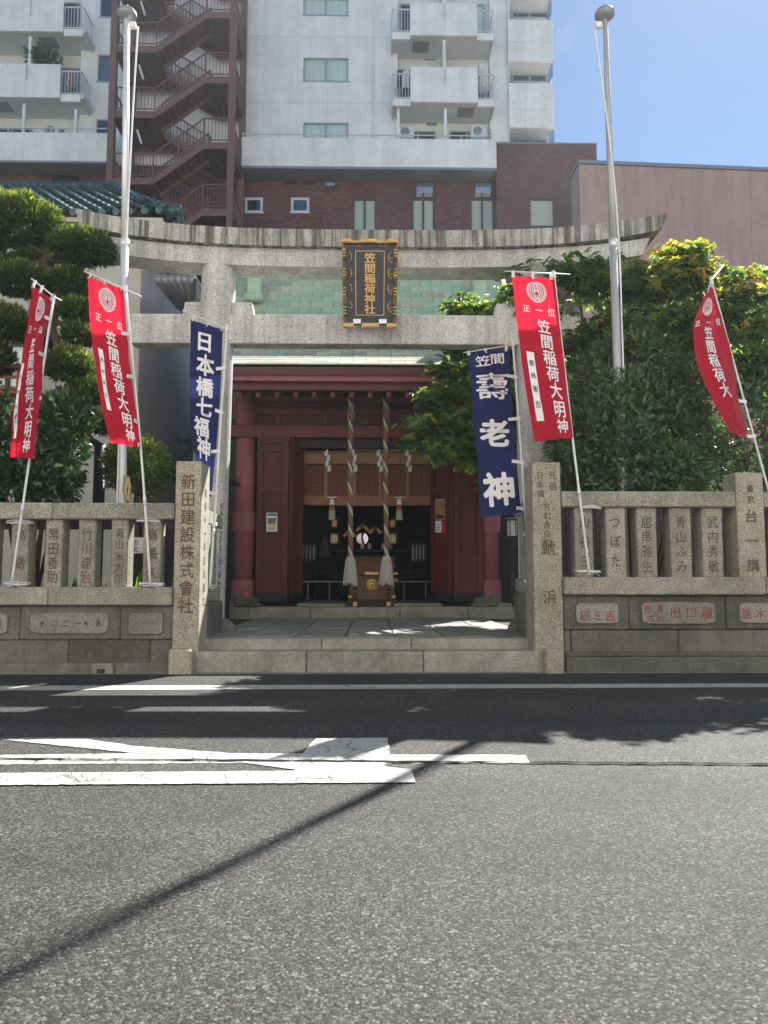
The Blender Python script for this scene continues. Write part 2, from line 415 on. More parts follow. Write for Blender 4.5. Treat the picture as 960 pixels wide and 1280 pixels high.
M['copper'] = copper_mat(); M['copper_sunlit'] = plain('sunlit_copper', (.46,.46,.36), .9, spec=.1, var=.3, scale=5, objvar=.2)  # paler copy of the copper, colours in sunlight on the lower roof
M['straw'] = plain('straw', (.45,.35,.19), .9, var=.25, scale=30); M['paper'] = plain('paper', (.8,.8,.78), .85, var=.03)
M['tassel_grey'] = plain('tassel_hemp', (.42,.40,.36), .9, var=.3, scale=60, bump=.6, bscale=200)
M['r_red'] = plain('rope_red', (.36,.09,.06), .85, var=.2, scale=40); M['r_green'] = plain('rope_green', (.10,.18,.11), .85, var=.2, scale=40)
M['r_white'] = plain('rope_white', (.58,.48,.28), .85, var=.1, scale=40); M['r_blue'] = plain('rope_dark', (.12,.10,.14), .85, var=.2, scale=40)
M['p_red2'] = plain('faded_red_cloth', (.35,.12,.12), .9)
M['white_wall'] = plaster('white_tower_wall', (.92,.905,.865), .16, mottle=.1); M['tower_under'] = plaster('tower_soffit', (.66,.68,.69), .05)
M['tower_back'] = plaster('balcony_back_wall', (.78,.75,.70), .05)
M['brick'] = brick_mat('dark_brick', (.20,.078,.068), (.10,.046,.048), (.15,.11,.10), 3.2, .7, .2)
M['brick_block'] = brick_mat('dark_tile_block', (.17,.09,.08), (.11,.062,.060), (.14,.11,.105), 3.2, .7, .2)
M['pink'] = plaster('pink_render', (.52,.345,.295), .24, mottle=.1); M['pink_edge'] = plaster('pink_edge', (.50,.42,.38), .1)
M['house'] = plaster('cream_house_wall', (.52,.51,.46), .2); M['soffit'] = plaster('cream_soffit', (.5,.47,.4), .1)
M['steel'] = plain('red_brown_steel', (.19,.10,.085), .55, var=.15, spec=.4); M['steel_tread'] = plain('stair_plate', (.17,.10,.09), .6, var=.2)
M['frame'] = plain('window_frame', (.42,.44,.45), .45, var=.08, metal=.3); M['frame_dark'] = plain('bronze_frame', (.07,.06,.06), .45, var=.1)
M['glass'] = glassmat('window_glass'); M['glass_blue'] = glassmat('tinted_glass', (.55,.68,.74), .16)
M['curtain'] = plain('pale_curtain', (.84,.88,.84), .9, var=.08, scale=3, stretch=(8,8,.4)); M['curtain_tan'] = plain('tan_blind', (.70,.64,.52), .9, var=.06)
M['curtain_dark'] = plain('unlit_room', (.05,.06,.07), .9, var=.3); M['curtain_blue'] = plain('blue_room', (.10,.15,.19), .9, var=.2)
M['rail_white'] = plain('white_railing', (.68,.69,.69), .5, var=.05); M['grey_metal'] = plain('grey_metal', (.3,.31,.32), .45, var=.1, metal=.4)
M['chrome'] = plain('vent_steel', (.6,.61,.62), .25, metal=.9, var=.1)
M['roof_tile'] = plain('glazed_teal_tile', (.020,.065,.075), .3, var=.4, scale=9, objvar=.3, spec=.55)
M['tile_dark'] = plain('grey_green_tile', (.05,.075,.07), .5, var=.3, objvar=.25)
M['bark'] = plain('bark', (.075,.055,.04), .95, var=.35, scale=18, bump=.8, bscale=50, stretch=(3,3,.6))
M['twine'] = plain('plastic_twine', (.72,.72,.70), .5, var=.06)
M['pine'] = leafmat('pine_needles', (.035,.065,.02), (.11,.155,.035), (.44,.46,.09), .40)  # last colour is the sunlit yellow of upward-facing leaves
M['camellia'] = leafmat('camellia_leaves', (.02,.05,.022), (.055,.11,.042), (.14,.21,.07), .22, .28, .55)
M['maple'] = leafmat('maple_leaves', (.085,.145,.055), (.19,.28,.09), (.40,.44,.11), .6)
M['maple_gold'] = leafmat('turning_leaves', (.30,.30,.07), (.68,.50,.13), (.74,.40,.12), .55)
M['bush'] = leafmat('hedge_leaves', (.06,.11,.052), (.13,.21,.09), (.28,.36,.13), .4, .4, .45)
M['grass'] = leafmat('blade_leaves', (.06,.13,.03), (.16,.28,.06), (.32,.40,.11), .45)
# ------------------------------------------------------------------ ground, road, markings
D = 8.36                                    # distance of the street front of the precinct
def sheet(name, x0, x1, y0, y1, z, m):
    b = MB(); b.poly([(x0,y0,z),(x1,y0,z),(x1,y1,z),(x0,y1,z)]); return b.build(name, m, kind='structure')
sheet('ground', -66, 66, -38, 66, -.02, M['concrete'])
sheet('road', -60, 60, -14, 8.22, 0, M['asphalt'])
b = MB(); b.box(-60, 60, 8.22, 8.62, -.01, .001)
b.build('gutter', M['concrete'], kind='structure')
b = MB(); b.box(-40, 40, 8.74, 36, 0, .30); b.build('precinct_ground', M['earth'], kind='structure')
def mark(name, pts, z, label=None):
    out = []                                   # worn, slightly ragged edges
    for (xa, ya), (xb, yb) in zip(pts, pts[1:]+pts[:1]):
        n = max(1, int(math.hypot(xb-xa, yb-ya)/5))
        for i in range(n):
            jx, jy = (random.uniform(-.9,.9), random.uniform(-.32,.32)) if i else (0, 0); out.append((xa+(xb-xa)*i/n+jx, ya+(yb-ya)*i/n+jy))
    b = MB(); b.poly([G(x, y, z) for x, y in out]); return b.build(name, M['paint'], kind='structure')
a0, a1 = G(-1500, 866.5), G(0, 857.6); 
l0 = (G(0, 857.8).y + G(960, 854.6).y)/2; l1 = (G(0, 863.6).y + G(960, 859.3).y)/2
def lerp_line(y0a, y1a): # straight painted line through two surveyed points, carried on past the frame
    p, q = G(0, y0a), G(960, y1a); d = (q-p).normalized(); return p - d*25, q + d*25
p0, p1 = lerp_line(857.8, 854.6); q0, q1 = lerp_line(863.6, 859.3)
b = MB(); b.poly([(q0.x,q0.y,.004),(q1.x,q1.y,.004),(p1.x,p1.y,.004),(p0.x,p0.y,.004)]); b.build('edge_line', M['paint'], kind='structure')
mark('road_marking', [(-240,945),(0,943.7),(165,941.5),(657,943.7),(663.7,954.3),(300,953.6),(0,955.4),(-240,957)][::-1], .003)
mark('road_marking', [(5,924.5),(107,923.5),(170,932.5),(295,941.5),(378,942),(395,923),(484.6,922),(487.5,943),(478,962),(380,963.4),(300,952.7),(165,941.0)][::-1], .005)
mark('road_marking', [(-240,967),(0,966),(375,963.2),(470,957),(514,961.3),(519.6,977.6),(0,981),(-240,982)][::-1], .007)
# fine cracks running across the old paint
b = MB()
for x0, y0, y1 in [(random.uniform(-20,510), 964.5, 980.5) for _ in range(26)] + [(random.uniform(-20,160), 942.5, 955) for _ in range(8)] + [(random.uniform(170,640), 943, 954) for _ in range(13)] + [(random.uniform(90,290), 926, 942) for _ in range(6)] + [(random.uniform(392,484), 924, 941) for _ in range(6)]:
    x = x0; n = random.randint(3, 6); k0 = random.uniform(0,.5); k1 = min(1, k0+random.uniform(.3,.9)); prev = None; wd = random.uniform(.15,.42)
    for i in range(n+1):
        y = y0+(y1-y0)*(k0+(k1-k0)*i/n); cur = (G(x-wd, y, .0085), G(x+wd, y, .0085)); x += random.uniform(-3.5,9)
        if prev: b.poly([prev[0], cur[0], cur[1], prev[1]])
        prev = cur
b.build('road_crack', M['tar'], kind='structure')
# tarred seam between the lanes, ragged
b = MB(); top = []; bot = []
for i in range(90):
    x = -200 + i*14.5; y = 950.5 + (x-400)*.0075 + random.uniform(-.5,.5); wd = random.uniform(.35, 1.1)
    top.append(G(x, y-wd, .009)); bot.append(G(x, y+wd, .009))
for i in range(89): b.poly([bot[i], bot[i+1], top[i+1], top[i]])
b.build('road_seam', M['tar'], kind='structure')

# ------------------------------------------------------------------ stone steps and path
st = thing('stone_steps', 'two low worn granite steps climbing from the road to the shrine path', 'steps', (-.2, 8.4, 0))
xs = [PX(237,D), PX(384,D), PX(529,D), PX(679,D)]
for i in range(3): MB().cbox(xs[i]+.004, xs[i+1]-.004, D, 8.78, -.05, .213, .014, .002).build('step_block', M['step'], st)
xs = [PX(250,8.7), PX(403,8.7), PX(514,8.7), PX(666,8.7)]
for i in range(3): MB().cbox(xs[i]+.003, xs[i+1]-.003, 8.7, 9.0, .02, .325, .012, .002).build('step_block', M['step'], st)
path = MB().box(-2.2, 2.2, 9.0, 13.6, .0, .29).build('path', M['earth'], kind='structure')
cols = [-1.95, -1.47, -.89, -.30, .27, .85, 1.45, 1.95]
for i in range(len(cols)-1):
    y = 9.004
    for j, L in enumerate(([1.55,1.4,1.5] if i % 2 == 0 else [1.1,1.7,1.65])):
        g = .007; dz = random.uniform(-.004,.004)
        MB().cbox(cols[i]+g, cols[i+1]-g, y+g, min(y+L,13.4)-g, .2, .325+dz, .010, .002).build('paving_slab', M['slab'], path); y += L
for x0, x1 in ((PX(213,8.2), PX(241,8.2)), (PX(680,8.2), PX(703.5,8.2))):
    o = MB().cbox(x0, x1, 8.2, D-.005, -.04, .255, .02, .004).build('corner_stone', M['post'])
    tag(o, 'small pale granite block at the foot of the %s inscribed gate pillar' % ('tall left' if x0 < 0 else 'right'), 'stone block', 'corner stones of the steps')

# ------------------------------------------------------------------ gate pillars
def face(x0, y, z0): return lambda a, c: (x0 + a, y, z0 + c)
lg = thing('gate_pillar', 'square granite gate pillar left of the steps, carved with eight red characters', 'pillar', (-2.03, 8.57, 0), 'inscribed gate pillars')
x0, x1 = PX(214,D,838), PX(247,D,838)
MB().cbox(x0, x1, D, D+.44, -.1, PZ(577,D), .012, .002).build('shaft', M['post'], lg)
letters('inscription', column('新田建設株式會社', (x0+x1)/2, 2.05, .165, .192, .18), lambda a,c: (a, D-.003, c), M['ink_red'], lg, .012)
letters('inscription', column('昭和十一年五月建之', D+.22, 1.95, .10, .15), lambda a,c: (x1+.003, a, c), M['ink_dark'], lg, .01, (1,0,0))
rg = thing('gate_pillar', 'square granite gate pillar right of the steps with faint brown characters', 'pillar', (1.94, 8.57, 0), 'inscribed gate pillars')
rx0, rx1 = PX(669,D,838), PX(705.5,D,838)
MB().cbox(rx0, rx1, D, D+.42, -.1, PZ(577,D), .012, .002).build('shaft', M['post'], rg)
rc = (rx0+rx1)/2
letters('inscription', column('元祖', rc+.07, 2.13, .10, .12) + column('日本橋', rc-.07, 2.13, .085, .1) + column('芳町角店前', rc+.0, 1.78, .085, .098)
        + [('鯱', rc+.01, 1.33, .165), ('浜', rc+.015, .80, .16)], lambda a,c: (a, D-.003, c), M['ink_dark'], rg, .006)

# ------------------------------------------------------------------ fences with inscribed balusters
def baluster(parent, xa, xb, z0, z1, text, ink, y=8.385, dpt=.215, label=None):
    o = MB().cbox(xa, xb, y, y+dpt, z0-.006, z1+.006, .012, .003).build('baluster', M['fence'], parent)
    if text:
        n = len(text); hgt = (z1-z0)*.84; sz = min(.145, hgt/n*.95)
        letters('inscription', column(text, (xa+xb)/2+random.uniform(-.008,.008), z1-.09-sz/2, sz*.86, hgt/n, sz), lambda a,c: (a, y-.003, c), ink, o, .008)
    return o
fl = thing('stone_fence', 'granite baluster fence left of the gate, red names carved on its posts', 'fence', (-4, 8.5, .33), 'stone fences along the street')
ZR0, ZR1, ZB0, ZB1 = PZ(649,D,100), PZ(628.5,D,100), PZ(756.5,D,100), PZ(734,D,100)
cuts = [-9.4, -6.1, -3.45, x0-.004]
for i in range(3):
    MB().cbox(cuts[i]+.002, cuts[i+1]-.002, 8.335, 8.62, ZR0, ZR1, .014, .002).build('top_rail', M['fence'], fl)
    MB().cbox(cuts[i]+.002, cuts[i+1]-.002, 8.30, 8.66, ZB0, ZB1, .014, .002).build('base_rail', M['fence'], fl)
texts = ['為島', '常田善助', '竹川建治', '青山米太郎', '高嶋久']
xl = [PX(11.5,D), PX(54,D), PX(95.5,D), PX(137,D), PX(177.5,D)]
for x, t in zip(xl, texts): baluster(fl, x, x+.186, ZB1, ZR0, t, M['ink_red'])
for k in range(1, 14):
    x = xl[0] - k*.363; baluster(fl, x, x+.186, ZB1, ZR0, None, None)
for z0, z1 in ((ZB0+.01, ZB1-.01), (ZR0+.01, ZR1-.01)):     # return of the fence behind the gate pillar
    MB().cbox(-2.13, -1.93, 8.81, 9.95, z0, z1, .012).build('return_rail', M['fence'], fl)
for y in (9.15, 9.5): MB().cbox(-2.12, -1.94, y, y+.18, ZB1-.015, ZR0+.015, .01).build('baluster', M['fence'], fl)
for y0_, y1_ in ((8.82, 9.2), (9.21, 9.6), (9.61, 9.95)): MB().cbox(-2.12, -1.9, y0_, y1_, .3, ZB0+.004, .02, .006).build('kerb_stone', M['wall_stone'], fl)

fr = thing('stone_fence', 'granite baluster fence right of the gate, with one taller square post', 'fence', (4, 8.5, .33), 'stone fences along the street')
RR0, RR1, RB0, RB1 = PZ(634,D,800), PZ(614.5,D,800), PZ(743.5,D,800), PZ(721.5,D,800)
px0, px1 = PX(922.5,D,718), PX(957,D,718)
for s0, s1, nm, za, zb, ya, yb in ((rx1+.004, px0-.003, 'top_rail', RR0, RR1, 8.335, 8.62), (px1+.003, 9.4, 'top_rail', RR0, RR1, 8.335, 8.62),
                               (rx1+.004, PX(953,D), 'base_rail', RB0, RB1, 8.30, 8.66), (PX(954,D), 9.4, 'base_rail', RB0, RB1, 8.30, 8.66)):
    MB().cbox(s0, s1, ya, yb, za, zb, .014, .002).build(nm, M['fence'], fr)
tp = MB().cbox(px0, px1, 8.325, 8.64, RB1-.005, PZ(591,D,940), .012, .002).build('fence_post', M['post'], fr); tp['label'] = 'taller square fence post carved with six characters'
letters('inscription', column('東京', (px0+px1)/2, 1.98, .09, .115) + column('台一講', (px0+px1)/2, 1.68, .15, .27), lambda a,c: (a, 8.322, c), M['ink_dark'], tp, .01)
for a, bb, t in ((720,743,'山谷三'), (759,784,'つぼた'), (798,823,'居串雅生'), (840,866.5,'青山ふみ'), (880,906,'武内秀敏')):
    baluster(fr, PX(a,D), PX(bb,D), RB1, RR0, t, M['ink_red'] if t[0] in '居武' else M['ink_dark'])
for k in range(12):
    x = px1 + .16 + k*.363; baluster(fr, x, x+.21, RB1, RR0, None, None)
for z0, z1 in ((RB0+.01, RB1-.01), (RR0+.01, RR1-.01)):
    MB().cbox(1.86, 2.05, 8.79, 9.95, z0, z1, .012).build('return_rail', M['fence'], fr)
for y in (9.15, 9.5): MB().cbox(1.87, 2.04, y, y+.18, RB1-.015, RR0+.015, .01).build('baluster', M['fence'], fr)
for y0_, y1_ in ((8.80, 9.2), (9.21, 9.6), (9.61, 9.95)): MB().cbox(1.84, 2.06, y0_, y1_, .3, RB0+.004, .02, .006).build('kerb_stone', M['wall_stone'], fr)

# retaining walls: two courses of blocks, raised plaques with red names, a low plinth
def rwall(label, xa, xb, courses, joints, plaques, kerb):
    w = thing('retaining_wall', label, 'wall', ((xa+xb)/2, 8.5, 0), 'low stone walls under the fences')
    for (z0, z1, y), js in zip(courses, joints):
        js = sorted([xa] + [j for j in js if xa < j < xb] + [xb])
        for i in range(len(js)-1):
            MB().cbox(js[i]+.003, js[i+1]-.003, y+random.uniform(-.004,.004), 8.7, z0+.002, z1-.002, .012, .004).build('stone_block', M['wall_stone'], w)
    for z0, z1, y in kerb: MB().cbox(xa, xb, y, 8.5, z0, z1, .015, .002).build('plinth', M['wall_stone'], w)
    for xa_, xb_, za_, zb_, items, ink in plaques:
        # chiselled hollow round a smooth raised tablet with uneven corners
        bb = MB(); n = 24; cx, cz, hx, hz = (xa_+xb_)/2, (za_+zb_)/2, (xb_-xa_)/2, (zb_-za_)/2; pts = []
        for k in range(n):
            a = 2*math.pi*k/n; c, s = math.cos(a), math.sin(a); e = .28
            pts.append((cx + hx*math.copysign(abs(c)**e, c)*random.uniform(.975,1.01), 8.352, cz + hz*math.copysign(abs(s)**e, s)*random.uniform(.96,1.02)))
        bb.prism(pts, (0, .06, 0)); o = bb.build('tablet', M['plaque_stone'], w)
        if items: letters('inscription', items, lambda a,c: (a, 8.349, c), ink, o, .01)
    return w
def X8(px): return PX(px, 8.38)
zA, zB, zC, zD = .705-.004, PZ(800,8.38,100), PZ(829.5,8.38,100), -.05
hz = [(PZ(772+5,8.36), )]
def row(text, pa, pb, py, size):
    n = len(text); return [(c, X8(pa + (pb-pa)*(i+.5)/n), PZ(py, 8.36), size) for i, c in enumerate(text)]
lw = rwall('low two course stone wall under the left fence with one readable carved tablet', -9.4, x0-.004,
    [(zB, ZB0-.004, 8.375), (zC, zB, 8.385)],
    [[X8(153), X8(28), X8(28)-1.12, X8(28)-2.2, X8(28)-3.3, X8(28)-4.4], [X8(190), X8(89), X8(89)-1.3, X8(89)-2.5, X8(89)-3.8]],
    [(X8(43), X8(139.5), PZ(791,8.36), PZ(766,8.36), row('※二二一※永', 52, 134, 778.5, .085), M['ink_dark']),
     (X8(164), X8(206), PZ(792,8.36), PZ(766,8.36), row('山一', 172, 198, 779, .07), M['plaque_stone']),
     (X8(-60), X8(14), PZ(792,8.36), PZ(766,8.36), row('三河屋', -45, 12, 779, .09), M['ink_red'])],
    [(-.05, PZ(829,8.3,100), 8.30)])
rw = rwall('low stone wall under the right fence with bright red shop names on three tablets', rx1+.004, 9.4,
    [(PZ(788,8.38), RB0-.004, 8.375), (PZ(816,8.38), PZ(788,8.38), 8.385)],
    [[X8(784), X8(905), X8(905)+1.1, X8(905)+2.2, X8(905)+3.3], [X8(712), X8(845), X8(845)+1.3, X8(845)+2.5]],
    [(X8(718), X8(770.5), PZ(779.5,8.36), PZ(754,8.36), row('辰ミ吉', 721, 768, 769.5, .125), M['ink_bright']),
     (X8(799), X8(891), PZ(780,8.36), PZ(753,8.36), row('株式', 802, 820, 760.5, .08) [:1] + [('會', X8(822), PZ(760.5,8.36), .08), ('式', X8(810), PZ(773,8.36), .08), ('社', X8(822), PZ(773,8.36), .08)]
        + row('出口屋', 831, 890, 766, .135), M['ink_bright']),
     (X8(920), X8(985), PZ(779,8.36), PZ(754,8.36), row('並木甫', 920, 972, 767, .125), M['ink_bright'])],
    [(PZ(822,8.34), PZ(815,8.34), 8.34), (-.05, PZ(822,8.3), 8.30)])
o = MB().cbox(PX(119,8.28), PX(146,8.28), 8.25, 8.31, -.03, PZ(829,8.27), .015, .006).build('drain_block', M['concrete'])
tag(o, 'small rough concrete drain block at the foot of the left wall', 'drain')
MB().cbox(PX(125,8.24), PX(135,8.24), 8.244, 8.26, .005, .05, .004).build('drain_hole', M['black_iron'], o)

# ------------------------------------------------------------------ torii
TY = 10.3
to = thing('torii_gate', 'large weathered granite torii gate spanning the shrine entrance', 'torii', (0, TY, .325))
cxm = P(466, 310, 10.05).x
def kcurve(t): # upward sweep of the top beams towards the tips, t = -1..1
    return .26*abs(t)**2.6
def beam(name, half, zb, zt, y0, y1, tip, m, rise, n=26, top_peak=0.0, under=0.0, segs=((-1,-.02),(.02-.04+.002,1))):
    out = []
    for s0, s1 in segs:
        mb = MB(); rows = []
        for i in range(n+1):
            t = s0 + (s1-s0)*i/n; r = rise*abs(t)**3.4
            xb = cxm + t*(half-tip); xt = cxm + t*half; ym = (y0+y1)/2
            rows.append([(xb, y0+under, zb+r), (xt, y0, zt+r), (xt, ym, zt+top_peak+r), (xt, y1, zt+r), (xb, y1-under, zb+r)])
        for i in range(n):
            for k in range(5):
                k2 = (k+1) % 5; mb.poly([rows[i][k], rows[i+1][k], rows[i+1][k2], rows[i][k2]])
        mb.poly(rows[0][::-1]); mb.poly(rows[-1]); o = mb.build(name, m, to); smooth_by_angle(o, 30); out.append(o)
    return out
kx = P(834, 264, 10.0).x - cxm
ZK1, ZK0 = PZ(288, 10.0), PZ(309, 10.0); ZS0 = PZ(333.5, 10.08)
beam('cap_beam', kx, ZK0, ZK1, 9.98, 10.66, .09, M['kasagi'], .27, top_peak=.06)
beam('upper_beam', kx-.22, ZS0, ZK0-.002, 10.07, 10.56, .10, M['torii'], .20, under=.02)
for sx, (pt, pb) in ((-1, (274, 256)), (1, (664, 673))):
    xt, xb = P(pt, 335, TY).x, P(pb, 780, TY).x; prof = []
    mb = MB(); n = 28; pts = []; rs = []
    for i in range(13):
        k = i/12; pts.append((xb + (xt-xb)*k, TY, .30 + (ZS0+.06-.30)*k)); rs.append(.252 - .022*k)
    mb.tube(pts, rs, n); o = mb.build('pillar', M['torii'], to, smooth=False); smooth_by_angle(o, 50)
    if sx < 0:
        # pale inscribed strip that faces the street on the lower pillar
        def onpillar(a, c):
            z = 1.95 + c*.092; k = (z-.3)/(ZS0-.24); r = .254 - .022*k; ph = math.radians(52) + a*.27; return (xb + (xt-xb)*k + r*math.sin(ph), TY - r*math.cos(ph), z)
        letters('inscription', column('昭和九年五月吉日建之奉納', 0, 0, 1, 1), onpillar, M['ink_dark'], o, .01)
    # rounded footing stones
    for dx, dy, rr in ((sx*-.30, -.30, .17), (sx*.05, -.36, .2), (sx*.3, -.1, .2)):
        mb = MB(); mb.ell((xb+dx, TY+dy, .33), (rr, rr*.9, rr*.95), 12, 8)
        mb.v = [(x, y, max(z, .30)) for x, y, z in mb.v]; o = mb.build('footing_stone', M['wall_stone'], to, smooth=True)
ZN0, ZN1 = PZ(430, 10.17), PZ(393.5, 10.17); nk = [P(163, 412, 10.17).x, P(256, 412, 10.17).x, P(296, 412, 10.17).x, P(642, 412, 10.17).x, P(684, 412, 10.17).x, P(775, 412, 10.17).x]
for a, c in ((nk[0], nk[1]+.12), (nk[2]-.12, nk[3]+.12), (nk[4]-.12, nk[5])):
    MB().cbox(a, c, 10.17, 10.43, ZN0, ZN1, .012, .002).build('tie_beam', M['torii'], to)
for a, c, s in ((228,256,0), (290,317,1), (618,648,0), (680,708,1)):
    xa, xb = P(a, 385, 10.17).x, P(c, 385, 10.17).x; za, zb = ZN1+.002, PZ(379, 10.2)
    o = MB().hexa([(xa,10.19,za),(xb,10.19,za),(xb,10.41,za),(xa,10.41,za),(xa+(0 if s else .03),10.19,zb),(xb-(.03 if s else 0),10.19,zb),(xb-(.03 if s else 0),10.41,zb),(xa+(0 if s else .03),10.41,zb)]).build('wedge', M['torii'], to)

# ------------------------------------------------------------------ name tablet hung between the beams
pk = thing('name_tablet', 'black tablet with wavy gold frame and six gold characters hung on the torii', 'tablet', P(462, 356, 9.9))
TL_, BR_ = P(427.5, 301, 9.80), P(497, 411, 9.99); hw = (BR_.x-TL_.x)/2; ccx = (BR_.x+TL_.x)/2; zt, zb = TL_.z, BR_.z
def tb(a, c, d=0.0):      # a -1..1 across, c 0 (bottom)..1 (top), d towards the viewer
    return Vector((ccx + a*hw*(1 - .04*(1-c)), 9.98 - .2*c - d, zb + (zt-zb)*c - d*.15))
def tbox(mb, a0, a1, c0, c1, d0, d1):
    mb.hexa([tb(a0,c0,d1),tb(a1,c0,d1),tb(a1,c0,d0),tb(a0,c0,d0),tb(a0,c1,d1),tb(a1,c1,d1),tb(a1,c1,d0),tb(a0,c1,d0)]); return mb
tbox(MB(), -.93, .93, .035, .965, 0, .03).build('board', M['lacquer'], pk)
mb = MB()
for a0, a1, c0, c1 in ((-.53,.53,.868,.876),(-.53,.53,.142,.150),(-.53,-.505,.150,.868),(.505,.53,.150,.868)): tbox(mb, a0, a1, c0, c1, .03, .036)
mb.build('gold_line', M['gold'], pk)
letters('lettering', column('笠間稲荷神社', 0, 0, 1, 1.0), lambda a, c: tb(a*.42*1.0, .795 + c*.116, .034), M['gold'], pk, .02)
for s in (-1, 1):          # scalloped side mouldings with fluted ribs
    mb = MB(); n = 40
    rows = []
    for i in range(n+1):
        c = i/n; w = .895 - .05*math.sin(c*math.pi*2*3.6 + .6); dd = .05 + .018*math.sin(c*math.pi*2*3.6 + 2.0)
        rows.append([tb(s*w, c, .02), tb(s*w, c, dd), tb(s*(w+1.02)/2, c, dd+.035), tb(s*1.0, c, .05), tb(s*1.0, c, 0)])
    for i in range(n):
        for k in range(4): mb.poly([rows[i][k], rows[i][k+1], rows[i+1][k+1], rows[i+1][k]])
    smooth_by_angle(mb.build('frame_side', M['gold'], pk), 50)
    mb = MB()
    for i in range(26):
        c = .04 + i*.036
        if (i // 3) % 2: tbox(mb, s*.93-.06, s*.93+.06, c, c+.012, .07, .095)
    mb.build('fluting', M['gold'], pk)
    for c in (.80, .62, .44, .24):
        mb = MB(); pts = [tb(s*(.80 - .14*math.sin(t*math.pi*.9)), c - .055*math.cos(t*math.pi), .04) for t in [k/8 for k in range(9)]]
        mb.tube(pts, .006, 5); mb.tube([tb(s*.84, c-.01, .04), tb(s*.68, c-.012, .045)], .005, 5); mb.build('scroll', M['gold'], pk)
for a0, a1, c0, c1, top in ((-1,-.66,.955,1.0,1), (-.34,.3,.955,1.0,1), (.62,1,.955,1.0,1), (-1,-.6,0,.05,0), (-.3,.34,0,.05,0), (.62,1,0,.05,0)):
    mb = MB(); tbox(mb, a0, a1, c0, c1, 0, .075); tbox(mb, a0+.03, a1-.03, c0+.008, c1-.008, .075, .095); mb.build('frame_piece', M['gold'], pk)
for a0 in (-.66, .3):
    mb = MB()
    for k in range(5): tbox(mb, a0+.01+k*.064, a0+.045+k*.064, .952, .985, .02, .075)
    mb.build('fluting', M['gold'], pk); tbox(MB(), a0, a0+.32, .96, .975, 0, .03).build('frame_back', M['lacquer'], pk)
    mb = MB(); mb.tube([tb(a0+.16+.14*math.cos(t), .935+.014*math.sin(t), .04) for t in [math.pi+k*math.pi/8 for k in range(9)]], .005, 5); mb.build('scroll', M['gold'], pk)
for a0, a1 in ((-.62,-.34), (.34,.62)):
    tbox(MB(), a0, a1, .05, .10, .03, .045).build('foot_plate', M['alu'], pk)
# ------------------------------------------------------------------ the other side of the street: sunlit facades that face the shrine and throw warm light back
def street_house(label, x0, x1, y1, h, m, storeys, bays):
    t = thing('street_house', label, 'house', ((x0+x1)/2, y1-5, 0), 'houses across the street behind the camera')
    MB().box(x0, x1, y1-10, y1, 0, h).build('wall', m, t); MB().box(x0-.1, x1+.1, y1-10.1, y1+.15, h+.003, h+.35).build('cornice', M['tower_under'], t)
    fh = h/storeys; bw_ = (x1-x0)/bays
    for i in range(storeys):
        for j in range(bays):
            cx_, z0 = x0+bw_*(j+.5), i*fh+(.9 if i else .1); zt = i*fh+fh-.5
            w = MB().box(cx_-.62, cx_+.62, y1+.002, y1+.06, z0, zt).build('window', M['frame'], t); MB().box(cx_-.55, cx_+.55, y1+.062, y1+.07, z0+.06, zt-.06).build('pane', M['pane_flat'], w)
M['pane_flat'] = plain('reflecting_pane', (.06,.08,.09), .08, var=.1, spec=.6); M['facade_a'] = plaster('warm_white_facade', (.80,.75,.67), .1); M['facade_b'] = plaster('sand_facade', (.70,.63,.52), .1); M['facade_c'] = plaster('pale_tile_facade', (.80,.78,.73), .1)
xx = -34
for i, (w, h, m, s, nb, lab) in enumerate(((11,14,'facade_b',4,4,'sand coloured four storey house across the street, far left of the row'),(10,20,'facade_c',6,4,'pale six storey house across the street, left of the viewpoint'),(13,17,'facade_a',5,5,'warm white five storey house across the street behind the viewpoint'),(11,20,'facade_c',6,4,'pale tiled six storey house across the street, right of the viewpoint'),(14,15,'facade_a',4,5,'warm white four storey house across the street, far right of the row'))):
    street_house(lab, xx, xx+w-.15, -5.2, h, M[m], s, nb); xx += w
MB().box(-60, 60, -5.19, -2.4, -.01, .14).build('pavement', M['concrete'], kind='structure')
